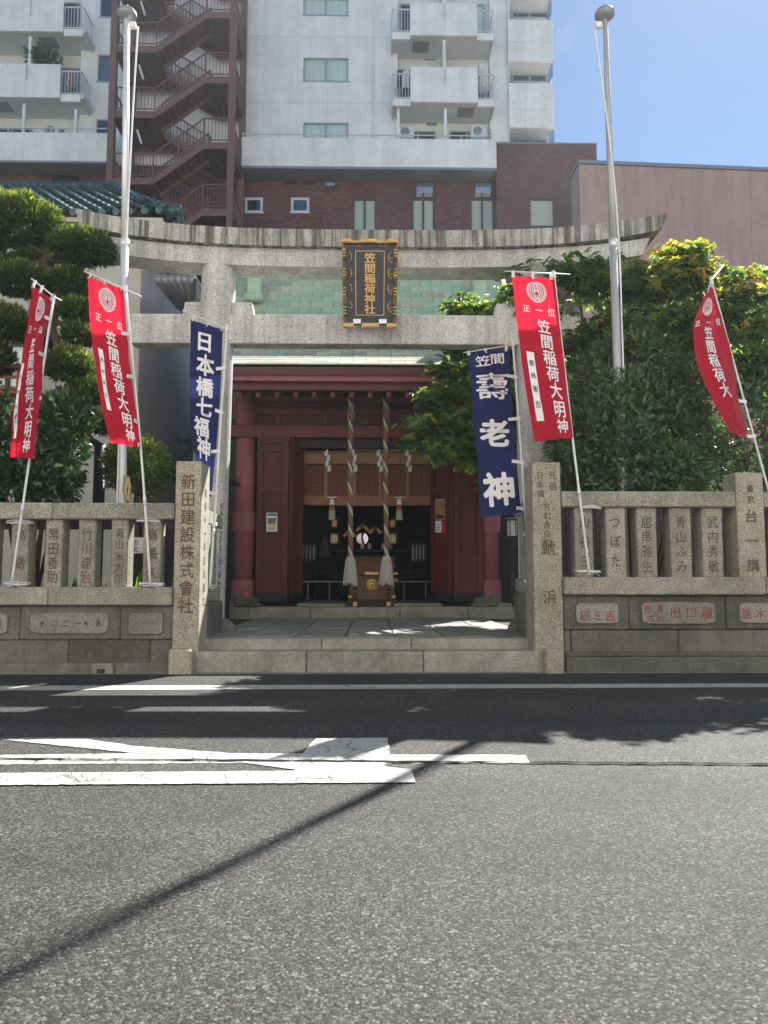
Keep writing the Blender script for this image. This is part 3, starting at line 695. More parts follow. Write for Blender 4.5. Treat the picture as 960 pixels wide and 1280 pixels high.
# ------------------------------------------------------------------ banners on poles
def catmull(pts, n):
    pts = [Vector(p) for p in pts]; m = len(pts) - 1; out = []
    for i in range(n+1):
        t = i/n*m; k = min(int(t), m-1); f = t-k
        p0, p1, p2, p3 = pts[max(k-1,0)], pts[k], pts[k+1], pts[min(k+2,m)]
        out.append(.5*((2*p1) + (p2-p0)*f + (2*p0-5*p1+4*p2-p3)*f*f + (3*p1-p0-3*p2+p3)*f**3))
    return out
class Cloth:
    def __init__(s, left, right, bulge=.04, wave=.012, ph=0.0):
        s.l = catmull([P(*p) for p in left], 60); s.r = catmull([P(*p) for p in right], 60); s.b = bulge; s.w = wave; s.ph = ph
        rr = random.Random(int(ph*100)); s.cr = [(rr.uniform(-1.3,1.3), rr.uniform(2.0,5.0), rr.uniform(.1,4.2), rr.uniform(.05,.12), rr.choice((-1,1))*rr.uniform(.006,.013)) for _ in range(11)]
    def at(s, u, v, off=0.0):     # u 0..1 left to right, v 0..1 from the top
        v = max(0, min(1, v)); k = v*60; i = min(int(k), 59); f = k-i
        L = s.l[i].lerp(s.l[i+1], f); R_ = s.r[i].lerp(s.r[i+1], f); p = L.lerp(R_, u)
        amp = .35 + .65*v
        d = s.b*math.sin(math.pi*u)*amp + s.w*math.sin(7*v + 4*u + s.ph)*amp + s.w*.5*math.sin(9*u - 5*v + s.ph)*(1-.6*v) + s.w*.22*math.sin(15*v+6*u+s.ph) + .010*math.sin(21*u+s.ph)*(1-v)**3 + .006*math.sin(17*u-11*v+s.ph*2)*v
        for (a, b_, c_, w_, h_) in s.cr: d += h_*math.exp(-((a*u + b_*v - c_)/w_)**2)
        return Vector((p.x, p.y - d - off, p.z))
    def mesh(s, name, m, parent, nu=34, nv=96):
        mb = MB(); f0 = len(mb.v)
        for j in range(nv+1):
            for i in range(nu+1): mb.v.append(tuple(s.at(i/nu, j/nv)))
        for j in range(nv):
            for i in range(nu):
                a = j*(nu+1)+i; mb.f.append((a, a+nu+1, a+nu+2, a+1))
        return mb.build(name, m, parent, smooth=True)
    def disc(s, mb, cu, cv, ru, rv, off, a0=0, a1=2*math.pi, r0=0.0, n=28):
        rr = [r0 + (1-r0)*q/5 for q in range(6)] if r0 == 0 else [r0, 1]
        for k in range(n):
            b0 = a0+(a1-a0)*k/n; b1 = a0+(a1-a0)*(k+1)/n
            for ra, rb in zip(rr, rr[1:]):
                pts = [s.at(cu+ru*math.cos(b)*r, cv+rv*math.sin(b)*r, off) for r, b in ((ra,b0),(rb,b0),(rb,b1),(ra,b1))]
                mb.poly(pts[1:] + pts[:1] if ra > 0 else pts[:3])
def banner(label, group, cloth_l, cloth_r, pole, bar, tabs_u, ink, text_items, m, strip=None, crest=None, ties=(), bulge=.04, ph=0.0, wave=.012, bold=.015, tabs_v=()):
    b0 = P(*pole[0])
    t = thing('banner', label, 'banner', b0, group)
    pts = catmull([P(*p) for p in pole], 12); MB().tube(pts, [.0135]*len(pts), 8).build('pole', M['pole_white'], t, smooth=True)
    k = pts[int(len(pts)*.38)]; d = (pts[-1]-pts[0]).normalized()
    MB().tube([k-d*.045, k+d*.045], .0185, 8).build('pole_joint', M['pole_white'], t, smooth=True)
    q = [P(*p) for p in bar]; MB().tube(q, .007, 6).build('crossbar', M['pole_white'], t, smooth=True)
    top = pts[-1]; MB().tube([top-d*.05, top+d*.03], .022, 8).build('pole_cap', M['white_tab'], t)
    c = Cloth(cloth_l, cloth_r, bulge, wave, ph); co = c.mesh('cloth', m, t)
    if text_items: letters('lettering', text_items, lambda a, b_: c.at(a, b_, .007), ink, co, bold) if False else None
    asp = (c.at(1,.5)-c.at(0,.5)).length; hgt = sum((c.at(.5,(i+1)/20)-c.at(.5,i/20)).length for i in range(20))
    if text_items:
        mb = MB()
        for ch, u, v, su, sv, *bb in text_items:
            vs, fs = glyph(ch); bd = bb[0] if bb else bold
            for iq, (ox, oy) in enumerate(BOLD(bd)): mb.add([c.at(u + (x+ox)*su, v - (y+oy)*sv, .009+.0003*iq) for x, y in vs], fs)
        mb.build('lettering', ink, co)
    if crest:
        cu, cv, ru, rv = crest
        mb = MB(); c.disc(mb, cu, cv, ru, rv, .011); o = mb.build('crest', M['white_print'], co)
        mb = MB(); c.disc(mb, cu, cv, ru*.90, rv*.90, .017, 0, 2*math.pi, .955)
        for s in (0, 1):
            for rr, w, g in ((.74,.90,.30), (.56,.88,.38), (.38,.84,.45)):
                h0 = -math.pi/2 + g + s*math.pi; c.disc(mb, cu, cv, ru*rr, rv*rr, .017, -math.pi/2+g if s == 0 else math.pi/2+.25, math.pi/2-.25 if s == 0 else 1.5*math.pi-g, w, 14)
        c.disc(mb, cu, cv+rv*.22, ru*.17, rv*.15, .017)
        for dv in (-.62,-.46,-.3,-.12): c.disc(mb, cu, cv+rv*dv, ru*.07, rv*.05, .017)
        mb.poly([c.at(cu-ru*.04,cv+rv*.9,.013), c.at(cu+ru*.04,cv+rv*.9,.013), c.at(cu+ru*.03,cv-rv*.7,.013), c.at(cu-ru*.03,cv-rv*.7,.013)])
        mb.build('crest_pattern', M['red_print'], co)
    if strip:
        ul, ur, v0, v1, txt = strip; mb = MB(); n = 14
        for i in range(n):
            va, vb = v0+(v1-v0)*i/n, v0+(v1-v0)*(i+1)/n; mb.poly([c.at(ul,vb,.009), c.at(ur,vb,.009), c.at(ur,va,.009), c.at(ul,va,.009)])
        mb.build('name_strip', M['white_print'], co); mb = MB(); nn = len(txt)
        for i, ch in enumerate(txt):
            vs, fs = glyph(ch); v = v0+(v1-v0)*(.12+.8*(i+.3)/nn); s_ = (ur-ul)*.8; mb.add([c.at((ul+ur)/2+x*s_, v-y*s_*asp/hgt, .017) for x, y in vs], fs)
        mb.build('strip_lettering', M['black_print'], co)
    # white tapes that hold the cloth to crossbar and pole
    for u in tabs_u:
        p = c.at(u, 0.004, .004); bx = q[0].lerp(q[-1], 0); 
        best = min((q[0].lerp(q[-1], k/40) for k in range(41)), key=lambda z: (z-p).length)
        MB().bar(p - Vector((0,0,.02)), best + (best-p).normalized()*.012, .034, .006).build('tape', M['white_tab'], t)
    for v in tabs_v:
        p = c.at(.985, v, .004); best = min((pts[0].lerp(pts[-1], k/160) if len(pts) < 3 else catmull(pts, 160)[k] for k in range(0,161)), key=lambda z: (z-p).length + abs(z.z-p.z)*.4)
        e = best + (best-p).normalized()*.022; p = p + Vector((0,-.008,0)); e = e + Vector((0,-.016,0))
        MB().bar(p - (best-p).normalized()*.055, e, .008, .038).build('tape', M['white_tab'], t)
    for px, py, w, Y in ties:      # twine wound round the pole and the stone behind it
        z = PZ(py, Y, px); x = PX(px, Y, py); mb = MB()
        for k in range(4):
            zz = z + random.uniform(-.018,.018); mb.tube([(x-w, Y+.09, zz+.01), (x-w*.9, Y+.02, zz), (x, Y-.03, zz+random.uniform(-.012,.012)), (x+w*.95, Y+.02, zz-.006), (x+w, Y+.09, zz+.004)], .0045, 5)
        mb.tube([(x, Y-.032, z), (x+w*.5, Y-.05, z-.02), (x+w*.8, Y-.03, z-.045)], .003, 4); mb.tube([(x, Y-.032, z), (x-w*.4, Y-.05, z-.03)], .003, 4)
        o = mb.build('twine', M['twine'], t); o['kind'] = 'stuff'
    return t
def vcol(text, u0, u1, v0, v1, su, sv):
    n = len(text); return [(c, u0+(u1-u0)*i/(n-1), v0+(v1-v0)*i/(n-1), su, sv) for i, c in enumerate(text)]
NAME = '笠間稲荷大明神'
def red_items(u0, u1, s=1.0, k=7, ua=.25, ub=.83, v=.25):
    return [('正', ua, v, .17*s, .047), ('一', (ua+ub)/2, v, .17*s, .047), ('位', ub, v, .17*s, .047)] + vcol(NAME, u0, u1, .345, .905, .31*s, .092)[:k]
RG, NG = 'red shrine banners', 'navy shrine banners'
banner('tall straight red banner right of the gate with white crest and vertical white characters', RG,
    [(640,345,8.2),(646,400,8.19),(655,470,8.17),(668,552.5,8.17)], [(693,347.5,8.2),(700,410,8.2),(708,480,8.2),(717,547,8.2)],
    [(737,719,8.27),(716,550,8.24),(692,342,8.22)], [(631,339,8.2),(713,343,8.23)], (.02,.48,.92), M['white_print'],
    red_items(.62, .76), M['red_cloth'], (.135,.305,.52,.875,'豊島東吉'), (.53,.13,.235,.073), ((738,633,.13,8.34),(737,715,.13,8.30)), bulge=.02, ph=.4)
banner('red banner beside the left flagpole, its cloth leaning and partly sunlit', RG,
    [(111,346,8.16),(113,410,8.15),(122,480,8.13),(138,553,8.12)], [(154,362,8.19),(160,430,8.18),(168,500,8.17),(175.5,560,8.17)],
    [(188,733,8.27),(176,560,8.22),(157,360,8.2)], [(105,339,8.16),(158,362,8.19),(177,371,8.2)], (.02,.45,.93), M['white_print'],
    red_items(.56, .74, .95), M['red_cloth'], (.17,.30,.44,.79,'豊島東吉'), (.53,.125,.24,.075), ((184,650,.13,8.34),(187,730,.13,8.30)), bulge=.03, ph=1.7, wave=.016, tabs_v=(.28,.53,.80,.97))
banner('narrow red banner at the far left edge turned half sideways', RG,
    [(41,357,8.0),(33,412,7.97),(24,470,7.96),(16,525,8.0),(12,571,8.05)], [(64,373,8.2),(54,430,8.17),(50,500,8.17),(44,574,8.2)],
    [(14,733,8.27),(37,574,8.24),(67,372,8.22)], [(39,348,8.0),(66,370,8.2),(77,376,8.26)], (.02,.45,.95), M['white_print'],
    red_items(.55, .66, .95), M['red_cloth'], (.10,.24,.44,.86,'豊島東吉'), (.6,.13,.24,.075), ((22,652,.14,8.34),(18,730,.13,8.30)), bulge=.05, ph=3.0, wave=.028, tabs_v=(.17,.40,.66))
banner('sagging red banner on a slanting pole at the far right edge', RG,
    [(882,366,8.62),(868,402,8.5),(871,445,8.47),(889,495,8.52),(911,541,8.62)], [(891,358,8.8),(906,415,8.79),(921,480,8.8),(938,550,8.82)],
    [(982,690,8.86),(957,600,8.85),(889,350,8.82)], [(884,366,8.62),(889,351,8.8),(905,331,9.1)], (.3,.9), M['white_print'],
    red_items(.42, .40, .9, 5, .1, .8, .27), M['red_cloth'], None, (.42,.155,.24,.068), ((978,665,.13,8.9),), bulge=.07, ph=.9, wave=.03, tabs_v=(.23,.5,.76,.965))
banner('navy banner left of the gate with brush characters in one column', NG,
    [(239,400,8.93),(237.5,470,8.9),(240,540,8.9),(250,612,8.95)], [(278,412,8.95),(276,480,8.95),(271,550,8.95),(264,622,8.95)],
    [(262,735,8.9),(270,615,8.93),(284,409,8.95)], [(228,388,8.93),(284,411,8.95),(297,417,8.96)], (.03,.5,.95), M['white_print'],
    [(c, u, v, .58, .118) for c, u, v in zip('日本橋七福神', (.45,.5,.5,.5,.42,.5), (.13,.255,.38,.50,.62,.735))], M['navy_cloth'], None, None,
    ((264,655,.05,8.97),(262,733,.05,8.97)), bulge=.03, ph=2.2, wave=.014, bold=.03, tabs_v=(.25,.5,.73,.96))
banner('navy banner right of the shrine opening with three huge white characters', NG,
    [(585,441.5,8.9),(590,500,8.89),(596,570,8.88),(602,647,8.88)], [(636,436,8.9),(640,500,8.9),(645,570,8.9),(651,641,8.9)],
    [(662.5,735,8.9),(657,645,8.9),(641,428,8.92)], [(579,441,8.9),(648,430,8.92)], (.02,.45,.94), M['white_print'],
    [('笠', .34, .09, .38, .088, .015), ('間', .70, .08, .38, .088, .015), ('壽', .52, .255, .84, .165, .014), ('老', .50, .535, .78, .165), ('神', .50, .84, .82, .18)], M['navy_cloth'], None, None,
    ((661,668,.05,8.93),(662.5,727,.05,8.93)), bulge=.02, ph=4.1, bold=.035, tabs_v=(.2,.45,.7,.96))

# ------------------------------------------------------------------ flagpoles
def flagpole(label, base, top, Y, r, side, wind, pm='alu'):
    b = P(base[0], base[1], Y); tp = P(top[0], top[1], Y); d = (tp-b).normalized(); g = b - d*(b.z/d.z) + Vector((0,0,.25))
    t = thing('flagpole', label, 'flagpole', (g.x, Y, .3), 'white metal flagpoles'); L = (tp-g).length
    mid = g + d*L*.62
    MB().tube([g, g+d*L*.35, mid], [r*1.12, r*1.06, r], 16).build('pole', M[pm], t, smooth=True)
    MB().tube([mid-d*.01, tp], [r*.92, r*.72], 16).build('upper_pole', M[pm], t, smooth=True)
    MB().tube([mid-d*.05, mid+d*.05], r*1.1, 16).build('sleeve', M['alu'], t, smooth=True)
    z = tp.z; o = MB().lathe([(.02,z-.06),(.05,z-.05),(.075,z-.03),(.118,z+.0),(.122,z+.035),(.10,z+.07),(.055,z+.095),(.012,z+.102),(.008,z+.15),(.001,z+.16)], tp.x, tp.y, 20).build('cap', M['grey_metal'], t, smooth=True)
    pp = tp + Vector((side*.085, -.02, -.14)); MB().cbox(pp.x-.04, pp.x+.04, pp.y-.03, pp.y+.03, pp.z-.04, pp.z+.04, .008).build('pulley_box', M['white_tab'], t)
    pts = []
    for i in range(60):
        k = i/59; h = pp.lerp(g + d*1.6, k); c = g + d*((h-g).dot(d)); a = wind*k*2*math.pi + (0 if side > 0 else math.pi)
        rad = .07*(1-k)**3 + (r*1.15 + .012); pts.append(c + Vector((math.cos(a)*rad, -abs(math.sin(a))*rad if wind < 1 else math.sin(a)*rad, 0)))
    MB().tube(pts, .011, 6).build('halyard', M['white_tab'], t, smooth=True)
    return t, g, d, r
t, g, d, r = flagpole('tall metal flagpole standing behind the left fence, halyard on its right side', (152, 622), (158.5, 20), 9.2, .049, 1, .35)
mb = MB(); c0 = P(159.5, 606, 9.12)
for k in range(16):
    w = .018 + .008*random.random(); dx = random.uniform(-.012,.012); mb.tube([c0+Vector((dx+w*math.cos(a), random.uniform(-.02,.02), .12*math.sin(a)-.02-.004*k)) for a in [i*2*math.pi/12 for i in range(13)]], .007, 5)
o = mb.build('rope_coil', M['straw'], t); o['kind'] = 'stuff'
MB().tube([g+d*(c0.z-g.z-.08)+Vector((.03,-.05,0)), g+d*(c0.z-g.z+.12)+Vector((.05,-.06,0))], .012, 6).build('cleat', M['grey_metal'], t)
flagpole('tall metal flagpole rising out of the right hedge against the blue sky', (772, 470), (756, 20), 8.92, .046, -1, .8, 'pole_grey')
# ------------------------------------------------------------------ shrine hall
SX = P(458, 640, 13.9).x; YF = 13.9
sh = thing('shrine_hall', 'dark red wooden shrine hall with green copper roof behind the torii', 'shrine', (SX, 15.5, .3))
# stone platform with its long front kerb
xs = [-4.3, PX(311,13.4), PX(388,13.4), PX(500,13.4), PX(585,13.4), 3.6]
for i in range(5): MB().cbox(xs[i]+.004, xs[i+1]-.004, 13.4, 13.85, .2, .505, .016, .004).build('kerb_stone', M['step'], sh)
MB().box(-4.3, 3.6, 13.86, 18.4, .2, .50).build('plinth', M['concrete'], sh)
for a, c in ((372,432), (492,552)): MB().cbox(PX(a,13.6), PX(c,13.6), 13.5, 13.9, .506, .56, .012, .004).build('sill_stone', M['step'], sh)
FZ = .58
# columns
for s, cpx in ((-1, 306), (1, 610)):
    cx = P(cpx, 640, YF).x; n = 24
    MB().tube([(cx,YF,.66),(cx,YF,3.0),(cx,YF,4.55)], [.185,.18,.175], n).build('column', M['column_red'], sh, smooth=True)
    MB().tube([(cx,YF,PZ(665,YF)),(cx,YF,PZ(641,YF))], .215, n).build('column_collar', M['column_red'], sh); 
    MB().tube([(cx,YF,.56),(cx,YF,PZ(725,YF))], .225, n).build('column_base', M['column_red'], sh)
    MB().cbox(cx-.34, cx+.34, YF-.42, YF+.3, .5, .566, .02, .006).build('base_stone', M['step'], sh)
    for dx, dz, r in ((.10,.60,.10), (.20,.56,.13), (.02,.57,.11), (-.02,.68,.07)):
        o = MB().cbox(cx-s*dx-r, cx-s*dx+r, YF-.42-r*.7, YF-.38+r*.3, dz-.06, dz+r*.75, .03, .02).build('rough_stone', M['wall_stone'], sh)
# beams, wall over the doorway
bx0, bx1 = SX-2.5, SX+2.5
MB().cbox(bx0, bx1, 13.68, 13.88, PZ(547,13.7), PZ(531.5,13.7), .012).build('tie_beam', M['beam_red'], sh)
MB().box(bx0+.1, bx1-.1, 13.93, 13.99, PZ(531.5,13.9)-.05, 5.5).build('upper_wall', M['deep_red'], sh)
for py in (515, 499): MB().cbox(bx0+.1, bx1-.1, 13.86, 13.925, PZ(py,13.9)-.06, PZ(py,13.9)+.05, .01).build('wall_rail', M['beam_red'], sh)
for px in (345, 405, 458, 512, 570): MB().cbox(PX(px,13.9)-.05, PX(px,13.9)+.05, 13.87, 13.928, PZ(531,13.9), PZ(515,13.9)-.06, .008).build('wall_stud', M['beam_red'], sh)
MB().cbox(PX(362,13.9), PX(560,13.9), 13.90, 14.06, PZ(560,13.9), PZ(547.5,13.9)-.01, .01).build('door_lintel', M['dark_wood'], sh)
# eaves: fascia, purlin, rafters
EX = 2.78
MB().cbox(SX-EX, SX+EX, 11.98, 12.08, PZ(477,12), PZ(458,12)-.02, .012).build('fascia_board', M['column_red'], sh)
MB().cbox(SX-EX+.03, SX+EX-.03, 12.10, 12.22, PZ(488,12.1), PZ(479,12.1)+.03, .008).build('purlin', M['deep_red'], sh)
k = 0; px = 299.5
while px < 640:
    x = P(px, 493, 12.35).x; z1 = PZ(488,12.35)+.01; z0 = PZ(497,12.35)
    MB().hexa([(x-.036,12.33,z0),(x+.036,12.33,z0),(x+.036,13.98,z0+.62),(x-.036,13.98,z0+.62),(x-.036,12.33,z1),(x+.036,12.33,z1),(x+.036,13.98,z1+.62),(x-.036,13.98,z1+.62)]).build('rafter', M['column_red'], sh); px += 23.3
prof = [(11.93,4.36),(12.3,4.50),(12.7,4.70),(13.1,4.96),(13.5,5.28),(13.9,5.67),(14.3,6.1),(14.7,6.6),(15.05,7.05)]
mb = MB(); 
for i in range(len(prof)-1):
    (ya,za),(yb,zb) = prof[i], prof[i+1]; mb.hexa([(SX-EX,ya,za-.16),(SX+EX,ya,za-.16),(SX+EX,yb,zb-.16),(SX-EX,yb,zb-.16),(SX-EX,ya,za-.03),(SX+EX,ya,za-.03),(SX+EX,yb,zb-.03),(SX-EX,yb,zb-.03)])
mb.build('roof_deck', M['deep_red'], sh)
mb = MB(); mb.hexa([(SX-EX,15.05,6.85),(SX+EX,15.05,6.85),(SX+EX,18.8,4.4),(SX-EX,18.8,4.4),(SX-EX,15.05,7.04),(SX+EX,15.05,7.04),(SX+EX,18.8,4.55),(SX-EX,18.8,4.55)]); rd = mb.build('roof', M['copper'], sh)
for sg in (-1, 1):     # closed gables under the roof
    gx = SX + sg*2.36; MB().prism([(gx,13.99,4.2),(gx,18.2,4.2),(gx,18.2,4.75),(gx,15.05,6.86),(gx,14.0,5.58)], (.06,0,0)).build('gable_wall', M['deep_red'], sh)
# copper sheets: each its own overlapping plate
dense = [Vector((0, y, z)) for y, z in prof]; cv = catmull(dense, 200); acc = [0]
for i in range(200): acc.append(acc[-1] + (cv[i+1]-cv[i]).length)
def on(s):
    s = max(0, min(acc[-1]-1e-4, s)); i = max(j for j in range(200) if acc[j] <= s); f = (s-acc[i])/(acc[i+1]-acc[i]); return cv[i].lerp(cv[i+1], f)
NR, NC = 22, 13; ex = acc[-1]/NR; wd = 2*EX/NC
me = bpy.data.meshes.new('copper_sheet'); hh = ex*1.12
mbs = MB().box(-wd/2+.005, wd/2-.005, 0, hh, -.004, .016); me.from_pydata(mbs.v, [], mbs.f); me.materials.append(M['copper']); me2 = me.copy(); me2.materials.clear(); me2.materials.append(M['copper_sunlit'])
for r in range(NR):
    a = on(r*ex); c = on(r*ex+ex); ang = math.atan2(c.z-a.z, c.y-a.y)
    for q in range(NC + (r % 2)):
        x = SX - EX + (q+.5)*wd - (wd/2 if r % 2 else 0); sc = 1.0
        if x - wd/2 < SX-EX-.01: x = SX-EX+wd/4; sc = .5
        elif x + wd/2 > SX+EX+.01: x = SX+EX-wd/4; sc = .5
        if len(rd.children) < 296: put('copper_sheet', me2 if random.random() < (.85 if r < 9 else .12) else me, (x, a.y, a.z+.012), rd, (ang-.035, random.uniform(-.004,.004), 0), (sc,1,1))  # lower rows mostly take the paler copper, sunlight put into the colour
MB().cbox(SX-2.5, SX+2.5, 14.92, 15.25, 6.98, 7.28, .03).build('ridge', M['copper'], sh)
for s in (-1, 1):     # green ridge end blocks with a rolled foot, and the sloping verge
    x = SX + s*2.16; o = MB().cbox(x-.14, x+.14, 14.28, 14.6, PZ(372,14.4), PZ(350,14.4)+.25, .03); o = o.build('ridge_end', M['copper'], sh)
    MB().tube([(x-.18,14.27,PZ(373,14.3)),(x+.18,14.27,PZ(373,14.3))], .085, 12).build('ridge_roll', M['copper'], sh, smooth=True)
    mb = MB(); pts = [(SX+s*(EX-.06), y-.0, z+.02) for y, z in prof[1:]]; mb.tube(pts, .06, 8); mb.build('verge_roll', M['copper'], sh, smooth=True)
# interior: dark hall behind the doorway
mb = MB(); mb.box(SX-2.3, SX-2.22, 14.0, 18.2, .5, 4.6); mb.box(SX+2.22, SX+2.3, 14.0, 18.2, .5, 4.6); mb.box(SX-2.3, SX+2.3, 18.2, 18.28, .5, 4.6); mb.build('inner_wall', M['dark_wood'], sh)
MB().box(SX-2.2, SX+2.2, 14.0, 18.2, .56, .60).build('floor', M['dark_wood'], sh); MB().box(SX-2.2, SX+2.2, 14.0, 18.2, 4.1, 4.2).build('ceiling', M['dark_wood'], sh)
for s, pa, pc in ((-1, 322, 377), (1, 541, 602)): MB().box(min(PX(pa,14.1), PX(pc,14.1)), max(PX(pa,14.1), PX(pc,14.1)), 14.12, 14.2, .5, 3.6).build('side_panel', M['deep_red'], sh)
# folding doors
def door(xa, ya, xb, yb, z0, z1, panels, lab=None):
    a = Vector((xa, ya, 0)); e = Vector((xb-xa, yb-ya, 0)); L = e.length; e.normalize(); n = Vector((e.y, -e.x, 0))
    if n.y > 0: n = -n
    def q(u, w, z): p = a + e*u + n*w; return (p.x, p.y, z)
    def bx(name, u0, u1, w0, w1, z0_, z1_, m, par):
        return MB().hexa([q(u0,w1,z0_),q(u1,w1,z0_),q(u1,w0,z0_),q(u0,w0,z0_),q(u0,w1,z1_),q(u1,w1,z1_),q(u1,w0,z1_),q(u0,w0,z1_)]).build(name, m, par)
    d = bx('door', 0, L, -.02, .012, z0, z1, M['door_red'], sh); sw = min(.11, L*.2)
    bx('stile', 0, sw, .012, .05, z0+.16, z1, M['door_red'], d); bx('stile', L-sw, L, .012, .05, z0+.16, z1, M['door_red'], d)
    prev = z0+.16
    for zc in panels + [z1-.06]: bx('rail', sw, L-sw, .012, .046, zc-.06, zc+.06, M['door_red'], d)
    bx('rail', sw, L-sw, .012, .046, z0+.16, z0+.27, M['door_red'], d)
    edges = [z0+.27] + panels + [z1-.06]
    for i in range(len(edges)-1):
        zz0, zz1 = edges[i]+(.06 if i else 0)+.03, edges[i+1]-.09; bx('panel', sw+.03, L-sw-.03, .012, .026, zz0, zz1, M['door_red'], d)
    bx('kick_plate', -.002, L+.002, .012, .056, z0, z0+.155, M['black_iron'], d); return d
zb_, zt_ = .60, PZ(547.5,13.75)
pn = [PZ(698,13.75), PZ(612,13.75), PZ(562,13.75)]
dl = door(PX(321,13.75), 13.72, PX(361,13.75), 13.66, zb_, zt_, pn); door(PX(363,13.7), 13.66, PX(376,14.05), 14.05, zb_, zt_, pn)
dr = door(PX(566,13.7), 13.62, PX(603,13.75), 13.72, zb_, zt_, pn); door(PX(541,14.05), 14.05, PX(564,13.66), 13.62, zb_, zt_, pn)
for pa in (362, 565): MB().tube([(PX(pa,13.64),13.62,zb_+.02),(PX(pa,13.64),13.62,zt_-.02)], .022, 8).build('hinge_post', M['door_red'], sh, smooth=True)
# two notices pinned to the doors
def card(label, pa, pc, pya, pyb, ya, yb, name='poster', cat='poster'):
    t = thing(name, label, cat, P((pa+pc)/2, (pya+pyb)/2, min(ya,yb)))
    A, B, C_, D_ = P(pa,pyb,ya), P(pc,pyb,yb), P(pc,pya,yb), P(pa,pya,ya)
    def at(u, v, off=0.0): p = A.lerp(B,u).lerp(D_.lerp(C_,u), v); return Vector((p.x, p.y-off, p.z))
    mb = MB(); mb.prism([at(0,0), at(1,0), at(1,1), at(0,1)], (0,.003,0)); mb.build('sheet', M['paper'], t); return t, at
def patch(t, at, name, u0, u1, v0, v1, m, off=.002):
    mb = MB(); mb.prism([at(u0,v0,off), at(u1,v0,off), at(u1,v1,off), at(u0,v1,off)], (0,.0015,0)); return mb.build(name, m, t)
M['p_blue'] = plain('print_blue', (.10,.14,.32), .7); M['p_yel'] = plain('print_yellow', (.80,.50,.05), .7); M['p_pic'] = plain('print_photo', (.12,.18,.16), .7, var=.8, scale=30)
M['p_red'] = plain('print_red', (.55,.04,.05), .7); M['p_amb'] = plain('print_amber', (.35,.20,.08), .7, var=.8, scale=25)
t, at = card('small poster with photo and yellow band pinned on the left door', 333, 346.5, 641, 664.5, 13.595, 13.595)
patch(t, at, 'title_band', .06,.94,.84,.95, M['p_blue']); patch(t, at, 'picture', .12,.88,.42,.72, M['p_pic']); patch(t, at, 'yellow_band', .12,.88,.27,.38, M['p_yel'])
for v in (.08,.14,.20): patch(t, at, 'text_line', .14,.8,v,v+.025, M['black_print'])
t, at = card('white and red notice pinned on the right folded door', 544, 559, 651, 665.5, 13.90, 13.65)
patch(t, at, 'red_half', .52,1.0,0,1, M['p_red'])
for v in (.2,.4,.6): patch(t, at, 'text_line', .1,.4,v,v+.05, M['black_print'])
t, at = card('amber picture poster hung above the white and red notice', 544, 559, 624, 649, 13.90, 13.65)
patch(t, at, 'picture', 0.02,.98,.02,.98, M['p_amb']); patch(t, at, 'dark_corner', 0.02,.7,.02,.2, M['black_print'], .004)

# ------------------------------------------------------------------ bamboo blind, straw rope, paper streamers, tassels
def blind_mat():
    t = NT('bamboo_blind'); w = t.new('ShaderNodeTexWave', wave_type='BANDS', bands_direction='Z'); w.inputs['Scale'].default_value = 22; w.inputs['Distortion'].default_value = .3
    t.L(t.co(), w.inputs['Vector']); k = t.mix(w.outputs['Fac'], (.16,.065,.035), (.30,.13,.07))
    v = t.new('ShaderNodeTexWave', wave_type='BANDS', bands_direction='X'); v.inputs['Scale'].default_value = 3.2; t.L(t.co(), v.inputs['Vector'])
    k = t.mix(t.ramp(v.outputs['Fac'], [(.9,0),(.97,.6)]), k, (.08,.04,.03)); t.col(k); t.bump(w.outputs['Fac'], .4, .004); return t.set(.7)
def brocade_mat():
    t = NT('gold_brocade'); v = t.voro(26, None, 'Distance', rnd=.15); k = t.mix(t.ramp(v, [(.18,1),(.34,0)]), (.28,.15,.06), (.46,.31,.16)); t.col(k); return t.set(.6, .1)
M['blind'] = blind_mat(); M['brocade'] = brocade_mat(); M['blind_hem'] = plain('blind_hem', (.30,.14,.07), .7, var=.2, scale=12)
BY = 14.25; xa, xb = P(376,600,BY).x, P(541,600,BY).x
bl = thing('bamboo_blind', 'reddish bamboo blind with gold brocade border hung across the doorway', 'blind', (SX, BY, PZ(600,BY)))
ns = 34; z0, z1 = PZ(620,BY), PZ(581,BY)
mb = MB()
for i in range(ns):
    za = z0 + (z1-z0)*i/ns; sag = lambda x: -.018*(1-((x-SX)/1.2)**2)
    mb.tube([(xa,BY,za+.008),(SX,BY-.012,za+.008+.0),(xb,BY,za+.008)], (z1-z0)/ns*.5, 6)
o = mb.build('slat', M['blind'], bl); o['kind'] = 'stuff'
mb = MB(); n = 20
for i in range(n):
    x, x2 = xa+(xb-xa)*i/n, xa+(xb-xa)*(i+1)/n; f = lambda q: PZ(633,BY) - .02*math.sin((q-xa)/(xb-xa)*math.pi) + .03
    mb.hexa([(x,BY-.02,f(x)),(x2,BY-.02,f(x2)),(x2,BY+.02,f(x2)),(x,BY+.02,f(x)),(x,BY-.02,z0),(x2,BY-.02,z0),(x2,BY+.02,z0),(x,BY+.02,z0)])
mb.build('hem', M['blind_hem'], bl)
MB().box(xa, xb, BY-.035, BY+.02, PZ(580,BY), PZ(564,BY)).build('border', M['brocade'], bl)
for px in (407.5, 443, 475, 509):
    x = P(px, 610, BY).x; mb = MB(); 
    mb.box(x-.028, x+.028, BY-.045, BY-.036, PZ(630,BY), PZ(580,BY)); mb.build('ribbon', M['brocade'], bl)
rp = thing('straw_rope', 'twisted straw rope hung over the top of the bamboo blind', 'rope', (SX, 14.1, PZ(560,14.1)))
xa2, xb2 = P(379,600,14.1).x, P(540,600,14.1).x
